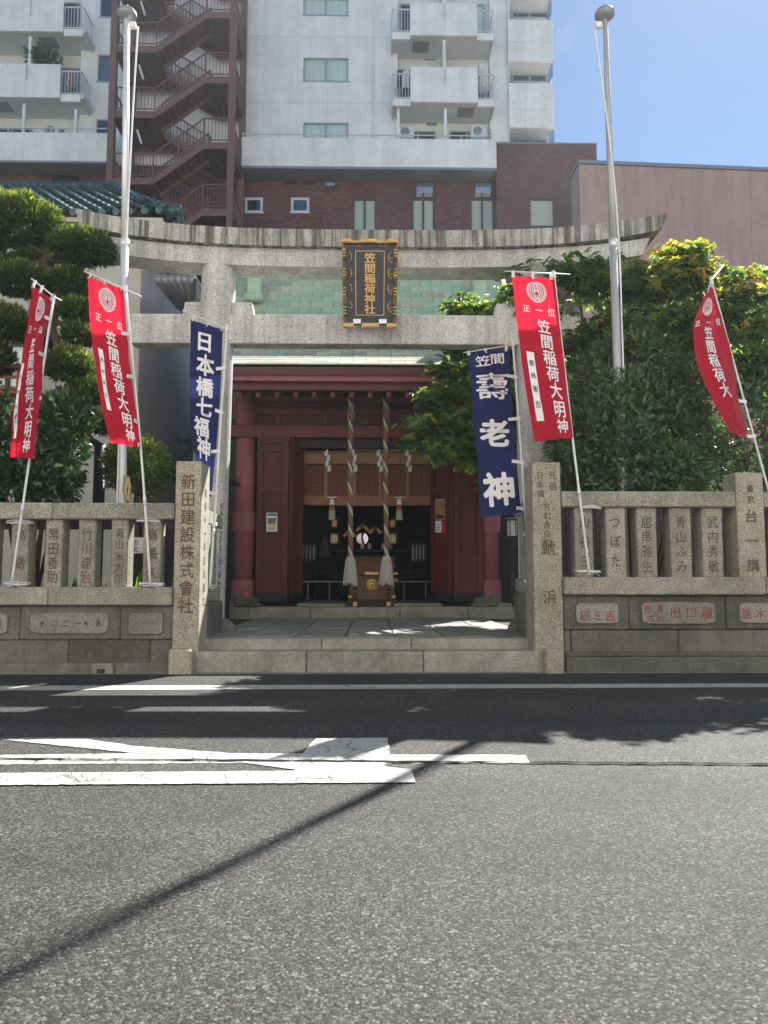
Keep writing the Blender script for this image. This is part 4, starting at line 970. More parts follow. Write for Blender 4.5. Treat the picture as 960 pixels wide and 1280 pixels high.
for s in range(2):
    pts = []
    for i in range(140):
        k = i/139; x = xa2+(xb2-xa2)*k; zc = PZ(557+4.5*math.sin(min(1,k*1.3)*math.pi*.6),14.1); a = k*70+s*math.pi; rr = .011+.012*k
        pts.append((x, 14.1+rr*math.cos(a), zc+rr*math.sin(a)))
    MB().tube(pts, [.016+.014*i/139 for i in range(140)], 6).build('strand', M['straw'], rp, smooth=True)
mb = MB()
for k in range(26): 
    x = xa2+random.uniform(-.05,.06); mb.tube([(xa2+.02,14.1,PZ(557,14.1)), (x-.03,14.08,PZ(557,14.1)-.12), (x,14.08,PZ(557,14.1)-random.uniform(.2,.42))], .003, 4)
o = mb.build('frayed_end', M['straw'], rp); o['kind'] = 'stuff'
for px, wh in ((409,'left of the left bell rope'), (442,'half hidden behind the left bell rope'), (474,'just left of the right bell rope'), (510,'right of the right bell rope')):
    Y = 14.03; t = thing('paper_streamer', 'white zigzag paper streamer on the straw rope, '+wh, 'streamer', P(px, 565, Y), 'paper streamers on the straw rope')
    x = P(px,575,Y).x; zt = PZ(563,Y); w = .062; hgt = (PZ(563,Y)-PZ(589,Y))/4
    for k in range(4):
        dx = (k%2)*.035 - .0175 + k*.006; z = zt - k*hgt; MB().hexa([(x+dx-w/2,Y,z-hgt*1.12),(x+dx+w/2,Y,z-hgt*1.0),(x+dx+w/2,Y+.003,z-hgt*1.0),(x+dx-w/2,Y+.003,z-hgt*1.12),(x+dx-w/2,Y-.012,z-.03),(x+dx+w/2,Y-.012,z+.03),(x+dx+w/2,Y-.009,z+.03),(x+dx-w/2,Y-.009,z-.03)]).build('paper_fold', M['paper'], t)
for px, wh in ((415,'left'), (499,'right')):
    Y = 14.0; x = P(px,620,Y).x; t = thing('hanging_tassel', 'red and white knotted tassel hanging before the blind on the '+wh, 'tassel', (x, Y, PZ(622,Y)), 'knotted tassels before the blind')
    MB().tube([(x,Y,PZ(623,Y)),(x,Y,PZ(570,Y))], .006, 5).build('cord', M['r_red'], t)
    MB().tube([(x-.09,Y,PZ(622,Y)),(x+.09,Y,PZ(622,Y)+.01)], .012, 6).build('knot', M['paper'], t)
    for nm, za, zc, ra, rb, m in (('white_top',631,624,.05,.035,'paper'), ('red_band',638,631,.055,.05,'r_red'), ('skirt',650,638,.07,.055,'tassel_grey')):
        MB().tube([(x,Y,PZ(za,Y)),(x,Y,PZ(zc,Y))], [ra,rb], 12).build(nm, M[m], t)
# ------------------------------------------------------------------ bell ropes
for pxt, pxb, wh in ((438, 438, 'left'), (481.5, 483, 'right')):
    Y = 12.95; T_, B_ = P(pxt, 499, Y), P(pxb, 697, Y); t = thing('bell_rope', 'multicoloured twisted bell rope with hemp tassel, %s of the pair' % wh, 'bell rope', B_, 'bell ropes over the offering box')
    for k, m in enumerate(('r_red','r_green','r_white','r_blue')):
        pts = []; L = 170
        for i in range(L):
            f = i/(L-1); c = T_.lerp(B_, f); a = f*2*math.pi*7.5 + k*math.pi/2; pts.append((c.x+.024*math.cos(a)+.004*math.sin(f*9), Y+.024*math.sin(a), c.z))
        MB().tube(pts, [.0215+.002*math.sin(i*.9+k) for i in range(L)], 6).build('strand', M[m], t, smooth=True)
    zt, zb = PZ(696,Y), PZ(729,Y); x = B_.x; prof_ = [(.05,zt+.01),(.075,zt-.03),(.082,zt-.1),(.098,zt-.25),(.108,zb+.04),(.112,zb)]
    MB().lathe(prof_, x, Y, 22).build('tassel', M['tassel_grey'], t, smooth=True)
    mb = MB()
    for k in range(60):
        a = random.uniform(0, 2*math.pi); r0, r1 = .075, .115+random.uniform(-.01,.012)
        mb.tube([(x+r0*math.cos(a),Y+r0*math.sin(a),zt-.05),(x+(r0+.022)*math.cos(a+.25),Y+(r0+.022)*math.sin(a+.25),(zt+zb)/2),(x+r1*math.cos(a),Y+r1*math.sin(a),zb-random.uniform(.0,.05))], .007, 4)
    o = mb.build('fringe', M['tassel_grey'], t); o['kind'] = 'stuff'
    mb = MB()
    for k in range(30): 
        a = random.uniform(0,2*math.pi); z = T_.z - random.uniform(.05,.3); mb.tube([(x+.04*math.cos(a),Y+.04*math.sin(a),z),(x+.06*math.cos(a),Y+.06*math.sin(a),z-.1)], .004, 4)
    o = mb.build('worn_fibre', M['straw'], t); o['kind'] = 'stuff'
    MB().tube([T_, (T_.x, Y, 4.85)], .02, 8).build('hanger', M['black_iron'], t)
# ------------------------------------------------------------------ offering box
OY = 13.62; ob = thing('offering_box', 'brown wooden offering box with round gold crest between the bell ropes', 'offering box', P(465, 757, OY))
x = lambda px: P(px, 730, OY).x; z = lambda py: PZ(py, OY)
MB().hexa([(x(436),13.62,.56),(x(494),13.62,.56),(x(494),14.2,.56),(x(436),14.2,.56),(x(438),13.66,z(719)),(x(492),13.66,z(719)),(x(492),14.15,z(719)),(x(438),14.15,z(719))]).build('box', M['brown_wood'], ob)
MB().hexa([(x(433),13.6,.515),(x(496),13.6,.515),(x(496),14.25,.515),(x(433),14.25,.515),(x(434),13.6,z(749)),(x(495),13.6,z(749)),(x(495),14.25,z(749)),(x(434),14.25,z(749))]).build('base', M['dark_wood'], ob)
mb = MB(); n = 9          # lid with curved front, boards under a lattice
cur = [(13.62,z(718)),(13.63,z(709)),(13.68,z(701)),(13.78,z(696)),(14.15,z(695))]
for i in range(4):
    (ya,za),(yb,zb) = cur[i], cur[i+1]; mb.hexa([(x(436),ya,za),(x(494),ya,za),(x(494),yb+.03,za),(x(436),yb+.03,za),(x(438),yb,zb),(x(492),yb,zb),(x(492),yb+.03,zb-.02),(x(438),yb+.03,zb-.02)])
mb.build('lid', M['brown_wood'], ob)
for k in range(14):
    xx = x(440+k*50/13); MB().tube([(xx,y-.008,zz) for y, zz in cur], .012, 4).build('lattice_bar', M['brown_wood'], ob)
for (y, zz) in cur[1:4]: MB().tube([(x(437),y-.012,zz),(x(493),y-.012,zz)], .010, 4).build('lattice_bar', M['brown_wood'], ob)
cz = z(731.5); cx = x(465)
MB().lathe([(.105,-.0),(.105,-.014),(.09,-.02),(.02,-.024)], cx, 13.62, 28, 'y', cz).build('crest', M['gold'], ob)
for k in range(16):
    a = k*2*math.pi/16; MB().ell((cx+.068*math.cos(a), 13.60, cz+.068*math.sin(a)), (.016,.012,.016), 8, 5).build('crest_petal', M['gold'], ob, smooth=True)
MB().ell((cx,13.595,cz), (.026,.014,.026), 10, 6).build('crest_boss', M['gold'], ob, smooth=True)
MB().cbox(x(456), x(473.5), 13.585, 13.62, z(719), z(714.5), .012).build('gold_plate', M['gold'], ob)
for s in (444, 485.5):
    MB().bar((x(s),13.56,.56), (x(s),13.6,z(722)), .055, .05).build('leg', M['dark_wood'], ob); MB().cbox(x(s)-.042, x(s)+.042, 13.50, 13.6, .507, .60, .012).build('leg_shoe', M['gold'], ob)
    for j in range(4): MB().ell((x(s),13.545,.68+j*.09), (.012,.01,.012), 8, 5).build('stud', M['gold'], ob)
for a, c, zz in ((430,436,717), (492,497.5,717), (493,497,725), (435,440,746), (489,494.5,746)): MB().cbox(x(a), x(c), 13.6, 13.7, z(zz)-.02, z(zz)+.025, .006).build('gold_fitting', M['gold'], ob)
# ------------------------------------------------------------------ rail and furniture inside
t = thing('metal_rail', 'thin grey metal rail crossing the dark doorway behind the offering box', 'rail', P(458, 727, 14.35))
MB().tube([P(377,727,14.35), P(541,727,14.35)], .014, 6).build('bar', M['grey_metal'], t)
for px in (385, 412, 505, 532): MB().tube([P(px,727,14.35), (P(px,727,14.35).x,14.35,.6)], .011, 6).build('post', M['grey_metal'], t)
t = thing('altar_table', 'dark altar table deep inside the shrine with white cups', 'altar', (SX, 16.6, .6))
MB().cbox(SX-.9, SX+1.0, 16.3, 16.9, 1.55, 1.62, .01).build('table_top', M['dark_wood'], t)
for a in (-.85, .9):
    for yy in (16.34, 16.8): MB().cbox(SX+a, SX+a+.06, yy, yy+.06, .6, 1.55, .006).build('leg', M['dark_wood'], t)
for a in (-.1,.05,.34,.5): MB().lathe([(.03,1.62),(.045,1.66),(.03,1.74),(.02,1.75)], SX+a, 16.4, 12).build('cup', M['paper'], t, smooth=True)
mc = P(453, 673.5, 16.5); t = thing('round_mirror', 'bright round mirror on a dark stand inside the shrine', 'mirror', mc)
MB().lathe([(.125,0),(.125,-.02),(.02,-.022)], mc.x, 16.5, 28, 'y', mc.z).build('mirror_disc', plain('polished_silver', (.88,.9,.92), .12, metal=.3, var=.02), t, smooth=False)
mb = MB(); mb.tube([(mc.x+.01,16.47,mc.z+.14),(mc.x-.01,16.47,mc.z+.02),(mc.x+.03,16.47,mc.z-.13)], [.03,.022,.03], 6); mb.build('paper_strip', M['lacquer'], t)
MB().hexa([(mc.x-.12,16.45,mc.z-.28),(mc.x+.12,16.45,mc.z-.28),(mc.x+.12,16.55,mc.z-.28),(mc.x-.12,16.55,mc.z-.28),(mc.x-.05,16.45,mc.z-.12),(mc.x+.05,16.45,mc.z-.12),(mc.x+.05,16.55,mc.z-.12),(mc.x-.05,16.55,mc.z-.12)]).build('stand', M['dark_wood'], t)
for px, py, wh in ((453,660,'above the round mirror'), (469,663,'right of the round mirror'), (437,667,'left of the mirror behind the rope')):
    c = P(px, py, 16.7); t = thing('gilt_ornament', 'small gilded chevron ornament %s' % wh, 'ornament', c, 'gilded ornaments on the altar')
    for s in (-1,1): MB().bar(c+Vector((s*.01,0,.06)), c+Vector((s*.13,0,-.06)), .03, .06).build('wing', M['gold'], t)
    MB().ell(c+Vector((0,-.02,.05)), (.05,.03,.05), 10, 6).build('boss', M['gold'], t)
for px, wh in ((418,'left'), (490.5,'right')):
    c = P(px, 673, 15.6); t = thing('hanging_lantern', 'dim brass lantern hanging inside the shrine on the %s' % wh, 'lantern', c, 'hanging lanterns inside the shrine')
    MB().lathe([(.10,c.z-.13),(.12,c.z-.10),(.12,c.z+.08),(.15,c.z+.10),(.05,c.z+.16)], c.x, c.y, 6).build('body', M['gold'], t)
    MB().lathe([(.09,c.z+.22),(.1,c.z+.24),(.1,c.z+.36),(.04,c.z+.42)], c.x, c.y, 6).build('hood', M['gold'], t); MB().tube([(c.x,c.y,c.z+.4),(c.x,c.y,4.1)], .006, 5).build('chain', M['black_iron'], t)
    for s in (-1,0,1): MB().box(c.x+s*.05-.018, c.x+s*.05+.018, c.y-.125, c.y-.12, c.z-.08, c.z+.06).build('paper_pane', M['paper'], t)
for px, wh in ((386,'left'), (523,'right')):
    c = P(px, 691, 15.2); t = thing('notice_board', 'pale paper notice board standing inside the doorway on the %s' % wh, 'notice board', (c.x, 15.2, .6), 'notice boards inside the shrine')
    MB().cbox(c.x-.16, c.x+.16, 15.2, 15.23, PZ(702,15.2), PZ(679,15.2), .004).build('board', M['curtain_dark'], t)  # dark tone puts the room's dimness into the pale boards
    for k in range(4): MB().box(c.x-.12+k*.07, c.x-.10+k*.07, 15.195, 15.2, PZ(699,15.2), PZ(682,15.2)).build('text_line', M['grey_metal'], t)
    for s in (-.14,.14): MB().tube([(c.x+s,15.22,.6),(c.x+s,15.22,PZ(700,15.2))], .012, 6).build('leg', M['dark_wood'], t)
c = P(406, 690, 15.5); t = thing('white_drape', 'grey white cloth cone on a thin stand inside the doorway', 'stand', (c.x, 15.5, .6))
MB().lathe([(.14,PZ(697,15.5)),(.12,PZ(690,15.5)),(.08,PZ(676,15.5)),(.02,PZ(668,15.5))], c.x, 15.5, 12).build('cloth', M['curtain_dark'], t, smooth=True); MB().tube([(c.x,15.5,.6),(c.x,15.5,PZ(696,15.5))], .015, 6).build('stem', M['dark_wood'], t)
for px, wh in ((407,'left of the offering box'), (515,'right of the offering box')):
    c = P(px, 715, 14.9); t = thing('folding_stool', 'thin legged dark stool inside the doorway %s' % wh, 'stool', (c.x, 14.9, .6), 'stools inside the shrine')
    MB().cbox(c.x-.2, c.x+.2, 14.75, 15.05, PZ(715,14.9)-.03, PZ(715,14.9), .01).build('seat', M['dark_wood'], t)
    for sx in (-.18,.18):
        for yy in (14.78, 15.02): MB().tube([(c.x+sx*1.15,yy,.6),(c.x+sx*.9,yy,PZ(715,14.9)-.03)], .012, 6).build('leg', M['black_iron'], t)
# ------------------------------------------------------------------ right of the shrine: board fence and a pale lantern; left: dark shed wall
t = thing('board_fence', 'dark plank fence in the shade right of the shrine', 'fence', (3.6, 15.6, .3))
xx = 2.2
while xx < 9: MB().cbox(xx, xx+.14, 15.6+random.uniform(0,.01), 15.63, .3, 2.9+random.uniform(-.01,.01), .006).build('plank', M['dark_wood'], t); xx += .148
for zz in (.8, 2.4): MB().cbox(2.2, 9, 15.64, 15.70, zz, zz+.09, .01).build('rail', M['dark_wood'], t)
c = P(640, 660, 13.6); t = thing('garden_lantern', 'small white box lantern on a post right of the shrine column', 'lantern', (c.x, 13.6, .3))
MB().cbox(c.x-.075, c.x+.075, 13.52, 13.68, c.z-.14, c.z+.13, .01).build('shade', M['paper'], t); MB().cbox(c.x-.11, c.x+.11, 13.48, 13.72, c.z+.13, c.z+.17, .01).build('roof', M['dark_wood'], t); MB().tube([(c.x,13.6,.3),(c.x,13.6,c.z-.14)], .03, 8).build('post', M['dark_wood'], t)
for s in (-1,1): MB().box(c.x+s*.05-.008, c.x+s*.05+.008, 13.512, 13.52, c.z-.13, c.z+.12).build('muntin', M['dark_wood'], t)
t = thing('store_shed', 'dark boarded shed in the gap left of the shrine column', 'shed', (-3.0, 16.4, .3))
MB().box(-3.55, -2.45, 15.9, 17.5, .3, 4.2).build('wall', plain('blue_grey_board', (.10,.13,.15), .7, var=.2), t); MB().box(-3.2, -2.9, 15.88, 15.9, .5, 2.3).build('door', M['dark_wood'], t); MB().box(-3.65, -2.4, 15.8, 17.6, 4.2, 4.3).build('roof', M['tile_dark'], t)
# ------------------------------------------------------------------ apartment tower behind, far across the block
BY_ = 33.0
def holes_wall(mb, x0, x1, z0, z1, y, t, holes):      # a wall with real openings and their reveals
    xs = sorted({x0, x1, *[h[0] for h in holes], *[h[1] for h in holes]}); zs = sorted({z0, z1, *[h[2] for h in holes], *[h[3] for h in holes]})
    xs = [v for v in xs if x0 <= v <= x1]; zs = [v for v in zs if z0 <= v <= z1]
    inh = lambda a, c: any(h[0] < a < h[1] and h[2] < c < h[3] for h in holes)
    for i in range(len(xs)-1):
        for j in range(len(zs)-1):
            a, b_, c, d = xs[i], xs[i+1], zs[j], zs[j+1]
            if not inh((a+b_)/2, (c+d)/2): mb.poly([(a,y,c),(b_,y,c),(b_,y,d),(a,y,d)]); mb.poly([(b_,y+t,c),(a,y+t,c),(a,y+t,d),(b_,y+t,d)])
    for a, b_, c, d in holes:
        mb.poly([(a,y,c),(a,y,d),(a,y+t,d),(a,y+t,c)]); mb.poly([(b_,y,c),(b_,y+t,c),(b_,y+t,d),(b_,y,d)])
        mb.poly([(a,y,c),(a,y+t,c),(b_,y+t,c),(b_,y,c)]); mb.poly([(a,y,d),(b_,y,d),(b_,y+t,d),(a,y+t,d)])
    mb.poly([(x0,y,z0),(x0,y+t,z0),(x0,y+t,z1),(x0,y,z1)]); mb.poly([(x1,y,z0),(x1,y,z1),(x1,y+t,z1),(x1,y+t,z0)]); mb.poly([(x0,y,z1),(x1,y,z1),(x1,y+t,z1),(x0,y+t,z1)])
def R4(pa, pc, pya, pyb, Y): # pixel rectangle -> (x0, x1, z0, z1) on the plane y = Y
    pm = (pya+pyb)/2; return (P(pa,pm,Y).x, P(pc,pm,Y).x, P((pa+pc)/2,pyb,Y).z, P((pa+pc)/2,pya,Y).z)
def window(par, r, y, sashes=2, fm='frame', glass='glass', back='curtain', depth=.12, fw=.05, wavy=True):
    x0, x1, z0, z1 = r; mb = MB()
    mb.box(x0, x1, y+.03, y+.10, z0, z0+fw); mb.box(x0, x1, y+.03, y+.10, z1-fw, z1); mb.box(x0, x0+fw, y+.03, y+.10, z0+fw, z1-fw); mb.box(x1-fw, x1, y+.03, y+.10, z0+fw, z1-fw)
    for k in range(1, sashes): xm = x0+(x1-x0)*k/sashes; mb.box(xm-fw*.6, xm+fw*.6, y+.025, y+.09, z0+fw, z1-fw)
    mb.box(x0-.05, x1+.05, y-.04, y+.03, z0-.05, z0-.005)
    w = mb.build('window', M[fm], par)
    for k in range(sashes):
        a, c = x0+(x1-x0)*k/sashes+fw*.6, x0+(x1-x0)*(k+1)/sashes-fw*.6; MB().box(a, c, y+.06, y+.068, z0+fw, z1-fw).build('pane', M[glass], w)
    n = 24; pts = []
    mb = MB()
    for i in range(n):
        a, c = x0+(x1-x0)*i/n, x0+(x1-x0)*(i+1)/n; da, dc = (.03*math.sin(i*1.9), .03*math.sin((i+1)*1.9)) if wavy else (0,0)
        mb.poly([(a,y+.14+da,z0),(c,y+.14+dc,z0),(c,y+.14+dc,z1),(a,y+.14+da,z1)])
    mb.build('curtain', M[back], w); return w
def railing(par, x0, x1, y, z0, z1, m='rail_white', pitch=.13, name='railing', posts=()):
    mb = MB(); mb.box(x0, x1, y-.025, y+.025, z1-.05, z1); mb.box(x0, x1, y-.02, y+.02, z0, z0+.04); k = x0+.03
    while k < x1: mb.box(k-.011, k+.011, y-.011, y+.011, z0+.04, z1-.05); k += pitch
    return mb.build(name, M[m], par)
XR = P(634, 100, BY_).x; XT = P(692.5, 150, BY_).x
tw = thing('apartment_tower', 'tall white apartment tower with small balconies over a dark brick base', 'apartment building', (-4, 38, 0))
ZT = 28.9; ZP = PZ(209, BY_)
FLOOR = 80*BY_/F*1.0
wh = []
wins = [R4(379,435.5,-3,19,BY_), R4(379,435.5,72,101.5,BY_), R4(379,435.5,153,176,BY_)]
lw_ = [R4(125,143,-9,21,BY_), R4(122,143,68,102,BY_), R4(120,139,149,173,BY_)]
rec_c = [R4(497,612,-50,43,BY_), R4(497,612,47,125,BY_), R4(496,613,129,174,BY_)]
rec_l = [R4(-80,103.5,-60,38,BY_), R4(-80,101,41,120,BY_), R4(-80,99,124,172,BY_)]
# the open loggias run as tall openings divided by slabs
mb = MB(); holes_wall(mb, P(-330,100,BY_).x, XR-.003, ZP, ZT, BY_, .25, wins + lw_ + rec_c + rec_l)
mb.build('wall', M['white_wall'], tw)
mb = MB(); x0b = P(-330,100,BY_).x; mb.box(x0b, XT-.4, BY_+5.6, 46, 0, ZT); mb.build('rear_wall', M['white_wall'], tw)
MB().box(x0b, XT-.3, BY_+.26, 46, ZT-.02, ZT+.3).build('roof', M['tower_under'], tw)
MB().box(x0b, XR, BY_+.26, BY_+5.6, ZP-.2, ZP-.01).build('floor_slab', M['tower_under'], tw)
for w_, bk in zip(wins, ('curtain','curtain','curtain')): window(tw, w_, BY_, 2, 'frame', 'glass', bk)
for w_, bk in zip(lw_, ('curtain_dark','curtain','curtain_dark')): window(tw, w_, BY_, 1, 'frame', 'glass_blue', bk)
for zz in (PZ(47,BY_), PZ(129.5,BY_)):      # construction joints
    MB().box(P(303,100,BY_).x, P(488,100,BY_).x, BY_-.006, BY_+.01, zz-.012, zz+.012).build('joint_line', M['tower_under'], tw)
for px in (388, 410): MB().box(P(px,60,BY_).x-.008, P(px,60,BY_).x+.008, BY_-.005, BY_+.01, PZ(180,BY_), ZT).build('joint_line', M['tower_under'], tw)
def loggia(r, back_y, panel, seam):
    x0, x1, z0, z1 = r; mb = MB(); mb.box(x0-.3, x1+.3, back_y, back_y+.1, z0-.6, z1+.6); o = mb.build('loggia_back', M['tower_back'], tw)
    return o
for r in rec_c: loggia(r, 33.38, None, None)
for r in rec_l: loggia(r, 33.38, None, None)
def slab(x0, x1, y0, z0, z1): return MB().box(x0, x1, y0, 33.37, z0, z1)
def balcony(pa, pc, py_top, py_bot, splits, slot, rails, y=31.75):
    # solid front panels with a slot for the divider, open railings at the ends, one slab with its soffit
    cx = lambda px: P(px, (py_top+py_bot)/2, y).x
    za, zb = PZ(py_bot, y, (pa+pc)/2), PZ(py_top, y, (pa+pc)/2); zs = za + .32
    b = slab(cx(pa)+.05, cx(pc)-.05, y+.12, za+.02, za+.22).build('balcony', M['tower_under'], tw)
    for s0, s1 in splits: MB().box(cx(s0), cx(s1), y, y+.11, za, zb).build('panel', M['white_wall'], b)
    for s0, s1 in slot: MB().box(cx(s0)+.004, cx(s1)-.004, y+.02, y+.10, za, zb-.75).build('panel', M['white_wall'], b); MB().box(cx((s0+s1)/2)-.06, cx((s0+s1)/2)+.06, y+.13, 33.3, zb-.72, zb+1.35).build('divider', M['white_wall'], b)
    for s0, s1, side in rails:
        MB().box(cx(s0), cx(s1), y+.10, y+.2, za-.12, za+.2).build('end_panel', M['white_wall'], b); railing(b, cx(s0), cx(s1), y+.12, za+.24, zb-.22)
        xs_ = cx(s0) if side < 0 else cx(s1); mb = MB(); mb.box(xs_-.025, xs_+.025, y+.16, BY_-.01, zb-.27, zb-.22); mb.box(xs_-.02, xs_+.02, y+.16, BY_-.01, za-.1, za+.22); q = y+.3
        while q < BY_: mb.box(xs_-.011, xs_+.011, q-.011, q+.011, za+.2, zb-.25); q += .15
        mb.build('railing', M['rail_white'], b)
    return b
balcony(490, 618, 3.5, 44, [(512.5,553),(557,596.5)], [(553,557)], [(490.5,512.5,-1),(596.5,617,1)])
balcony(490, 620, 84, 127.5, [(513,554),(558,597)], [(554,558)], [(491,513,-1),(597,618.5,1)])
balcony(-80, 108, -1, 38.5, [(-80,37),(41,79)], [(37,41)], [(79.5,103,1)])
balcony(-80, 106, 79.5, 121, [(-80,31.5),(36,75)], [(31.5,36)], [(75.5,99.5,1)])
# ceiling hatches, vents, laundry and clutter on the balconies
for a, c, d, e in ((516,534,55,66), (572,592,138,148), (30,55,50,60), (0,24,131,141)):
    p = P((a+c)/2, e, 33.3); zz = PZ(44 if d < 100 else 127, 31.75)+.012 if False else None
for px, y_, py in ((525, 33.2, 55), (580, 33.2, 140), (68, 33.2, 52), (10, 33.2, 133)):
    ref = {55:44, 140:127.5, 52:38.5, 133:121}[py]; zz = PZ(ref, 31.75, px)+.012; x = P(px, py, 33).x
    MB().box(x-.36, x+.36, 32.15, 32.85, zz-.03, zz+.01).build('ceiling_hatch', M['grey_metal'], tw)
for a, c, py in ((531,545,72), (533,546,154), (53,67,146)): MB().box(P(a,py,33.3).x, P(c,py,33.3).x, 33.33, 33.378, PZ(py+1.3,33.3), PZ(py-1.3,33.3)).build('vent', M['grey_metal'], tw)
# sliding doors at the back of the loggias
for pa, pc, pya, pyb, bk in ((500,545,163,185,'curtain_dark'), (562,606,163,185,'curtain_dark'), (-10,38,160,185,'curtain_dark'), (54,78,160,185,'curtain_dark'), (500,548,86,125,'curtain_dark'), (562,606,86,125,'curtain_blue'), (40,98,84,118,'curtain_dark'), (-40,20,84,118,'curtain_dark'), (500,548,4,42,'curtain_dark'), (560,606,4,42,'curtain'), (40,98,2,36,'curtain_dark')):
    r = R4(pa, pc, pya, pyb, 33.2); window(tw, r, 33.2, 2, 'frame', 'glass', bk, fw=.06)
# long white parapet over the brick base, with rail
pb = MB().box(P(302,190,32).x, P(620.5,190,32).x, 32.0, 32.2, PZ(208.5,32), PZ(173,32)).build('parapet', M['white_wall'], tw)
MB().box(P(302,210,32).x, P(620,210,32).x, 31.96, 33.0, PZ(212,32), PZ(209,32)).build('ledge', M['grey_metal'], pb)
MB().box(P(302,210,32).x, P(620,210,32).x, 32.2, 32.99, PZ(206,32), PZ(203,32)).build('slab', M['tower_under'], pb)
mb = MB(); za, zb = PZ(173,32), PZ(166.5,32); mb.box(P(302,170,32).x, P(615,170,32).x, 32.07, 32.11, zb-.04, zb); k = P(304,170,32).x
while k < P(614,170,32).x: mb.box(k-.018, k+.018, 32.08, 32.10, za, zb-.04); k += .95
mb.build('rail', M['rail_white'], pb)
pl = MB().box(P(-330,190,32).x, P(137.5,190,32).x, 32.0, 32.2, PZ(204.5,32), PZ(169.5,32)).build('parapet', M['white_wall'], tw)
MB().box(P(-330,210,32).x, P(137,210,32).x, 31.96, 33.0, PZ(207.5,32), PZ(205,32)).build('ledge', M['grey_metal'], pl)
MB().box(P(-330,210,32).x, P(137,210,32).x, 32.2, 32.99, PZ(202,32), PZ(199,32)).build('slab', M['tower_under'], pl)
mb = MB(); za, zb = PZ(169.5,32), PZ(162,32); mb.box(P(-330,170,32).x, P(137,170,32).x, 32.07, 32.11, zb-.04, zb); k = P(-100,170,32).x
while k < P(136,170,32).x: mb.box(k-.018, k+.018, 32.08, 32.10, za, zb-.04); k += .62
mb.build('rail', M['rail_white'], pl)
for px in (28.5, 93.5, 498, 557): 
    x = P(px,150,32.2).x; MB().box(x-.06, x+.06, 32.25, 32.37, PZ(175,32.2), PZ(125 if px not in (93.5,) else 139,32.2)).build('slim_post', M['white_wall'], tw)
# right hand corner bays with dark recesses
bay = MB(); XL = XR
for pya, pyb in ((22,73.5), (102,157.5), (-70,-7)):
    o = MB().box(XL, P(690.5 if pya < 60 else 692.5,(pya+pyb)/2,32.6).x, 32.6, 32.75, PZ(pyb,32.6), PZ(pya,32.6)).build('bay_parapet', M['white_wall'], tw)
    MB().box(XL+.02, XT-.02, 32.76, 35.5, PZ(pyb,32.6)+.02, PZ(pyb,32.6)+.25).build('bay_slab', M['tower_under'], o)
    MB().box(XT-.17, XT-.02, 32.76, 38.5, PZ(pyb,32.6)+.26, PZ(pya,32.6)-.02).build('bay_return', M['white_wall'], o)
    xm = P(634,(pya+pyb)/2,32.6).x; zm = PZ(pyb-23,32.6); MB().box(xm, XT-.1, 32.594, 32.61, zm-.012, zm+.012).build('joint_line', M['tower_under'], o)
MB().box(XL+.004, XT-.9, 35.6, 38.5, ZP, ZT).build('bay_wall', M['tower_back'], tw)
for pya, pyb, bk in ((-7,22,'curtain_dark'), (74,102,'curtain_blue'), (158,182,'curtain')):
    r = R4(640,684,pya,pyb,33.6); window(tw, r, 33.6, 2, 'frame', 'glass_blue', bk, fw=.06)
    MB().box(XT-.12, XT-.06, 32.8, 33.6, PZ(pyb,33.2), PZ(pya,33.2)).build('side_pane', M['glass_blue'], tw); MB().box(XL, P(636,(pya+pyb)/2,32.7).x, 32.62, 33.6, PZ(pyb,32.6), PZ(pya,32.6)).build('bay_pier', M['white_wall'], tw)
# brick base
bw = [R4(441,470.5,247,300,BY_), R4(515,543.5,247,300,BY_), R4(588,618,247,300,BY_)]
sw = [R4(306,328.5,246.5,265.5,BY_), R4(363.5,386.5,246.5,265.5,BY_)]
vt = [R4(356,371,223,230,BY_), R4(378,393,223,230,BY_), R4(65,99,219,229,BY_)]
mb = MB(); holes_wall(mb, x0b, P(620,240,BY_).x, 0, ZP-.003, BY_+.06, .3, bw+sw+vt); mb.build('brick_wall', M['brick'], tw)
for r in bw: window(tw, r, BY_+.05, 2, 'frame_dark', 'glass', 'curtain_tan', wavy=False, fw=.07)
for r in sw: window(tw, r, BY_+.0, 1, 'rail_white', 'glass_blue', 'curtain_dark', wavy=False, fw=.11)
for r in vt:
    mb = MB(); mb.box(r[0], r[1], BY_+.2, BY_+.25, r[2], r[3]); n = 5
    for k in range(n): mb.box(r[0], r[1], BY_+.07, BY_+.16, r[2]+(r[3]-r[2])*k/n, r[2]+(r[3]-r[2])*(k+.35)/n)
    mb.build('vent', M['frame_dark'], tw)
for a, c, d, e in ((521,541,223.5,240), (594.5,614,223.5,240), (407,418,222,231)):
    r = R4(a,c,d,e,32.5); y1 = BY_+.055; h = r[3]-r[2]
    cv_ = [(y1,r[3]),(y1-.25,r[3]-.02),(y1-.42,r[3]-h*.25),(y1-.48,r[3]-h*.55),(y1-.48,r[2]),(y1,r[2])]
    MB().prism([(r[0],y,z) for y,z in cv_], (r[1]-r[0],0,0)).build('vent_hood', M['chrome'], tw)
rb0, rb1 = P(620.5,230,32.4).x, P(746,200,32.4).x
mb = MB(); hw_ = R4(662,693,248,283,32.4); holes_wall(mb, rb0, rb1, 0, PZ(178.5,32.4), 32.4, .3, [hw_]); mb.build('tile_block', M['brick_block'], tw)
MB().box(rb0+.01, rb1-.01, 32.71, 40, 0, PZ(178.5,32.4)-.02).build('tile_block_rear', M['brick_block'], tw); window(tw, hw_, 32.4, 1, 'frame_dark', 'glass', 'curtain_tan', wavy=False)
MB().box(rb0-.01, rb1+.03, 32.36, 40.02, PZ(178.5,32.4)+.003, PZ(177,32.4)+.02).build('coping', M['grey_metal'], tw)
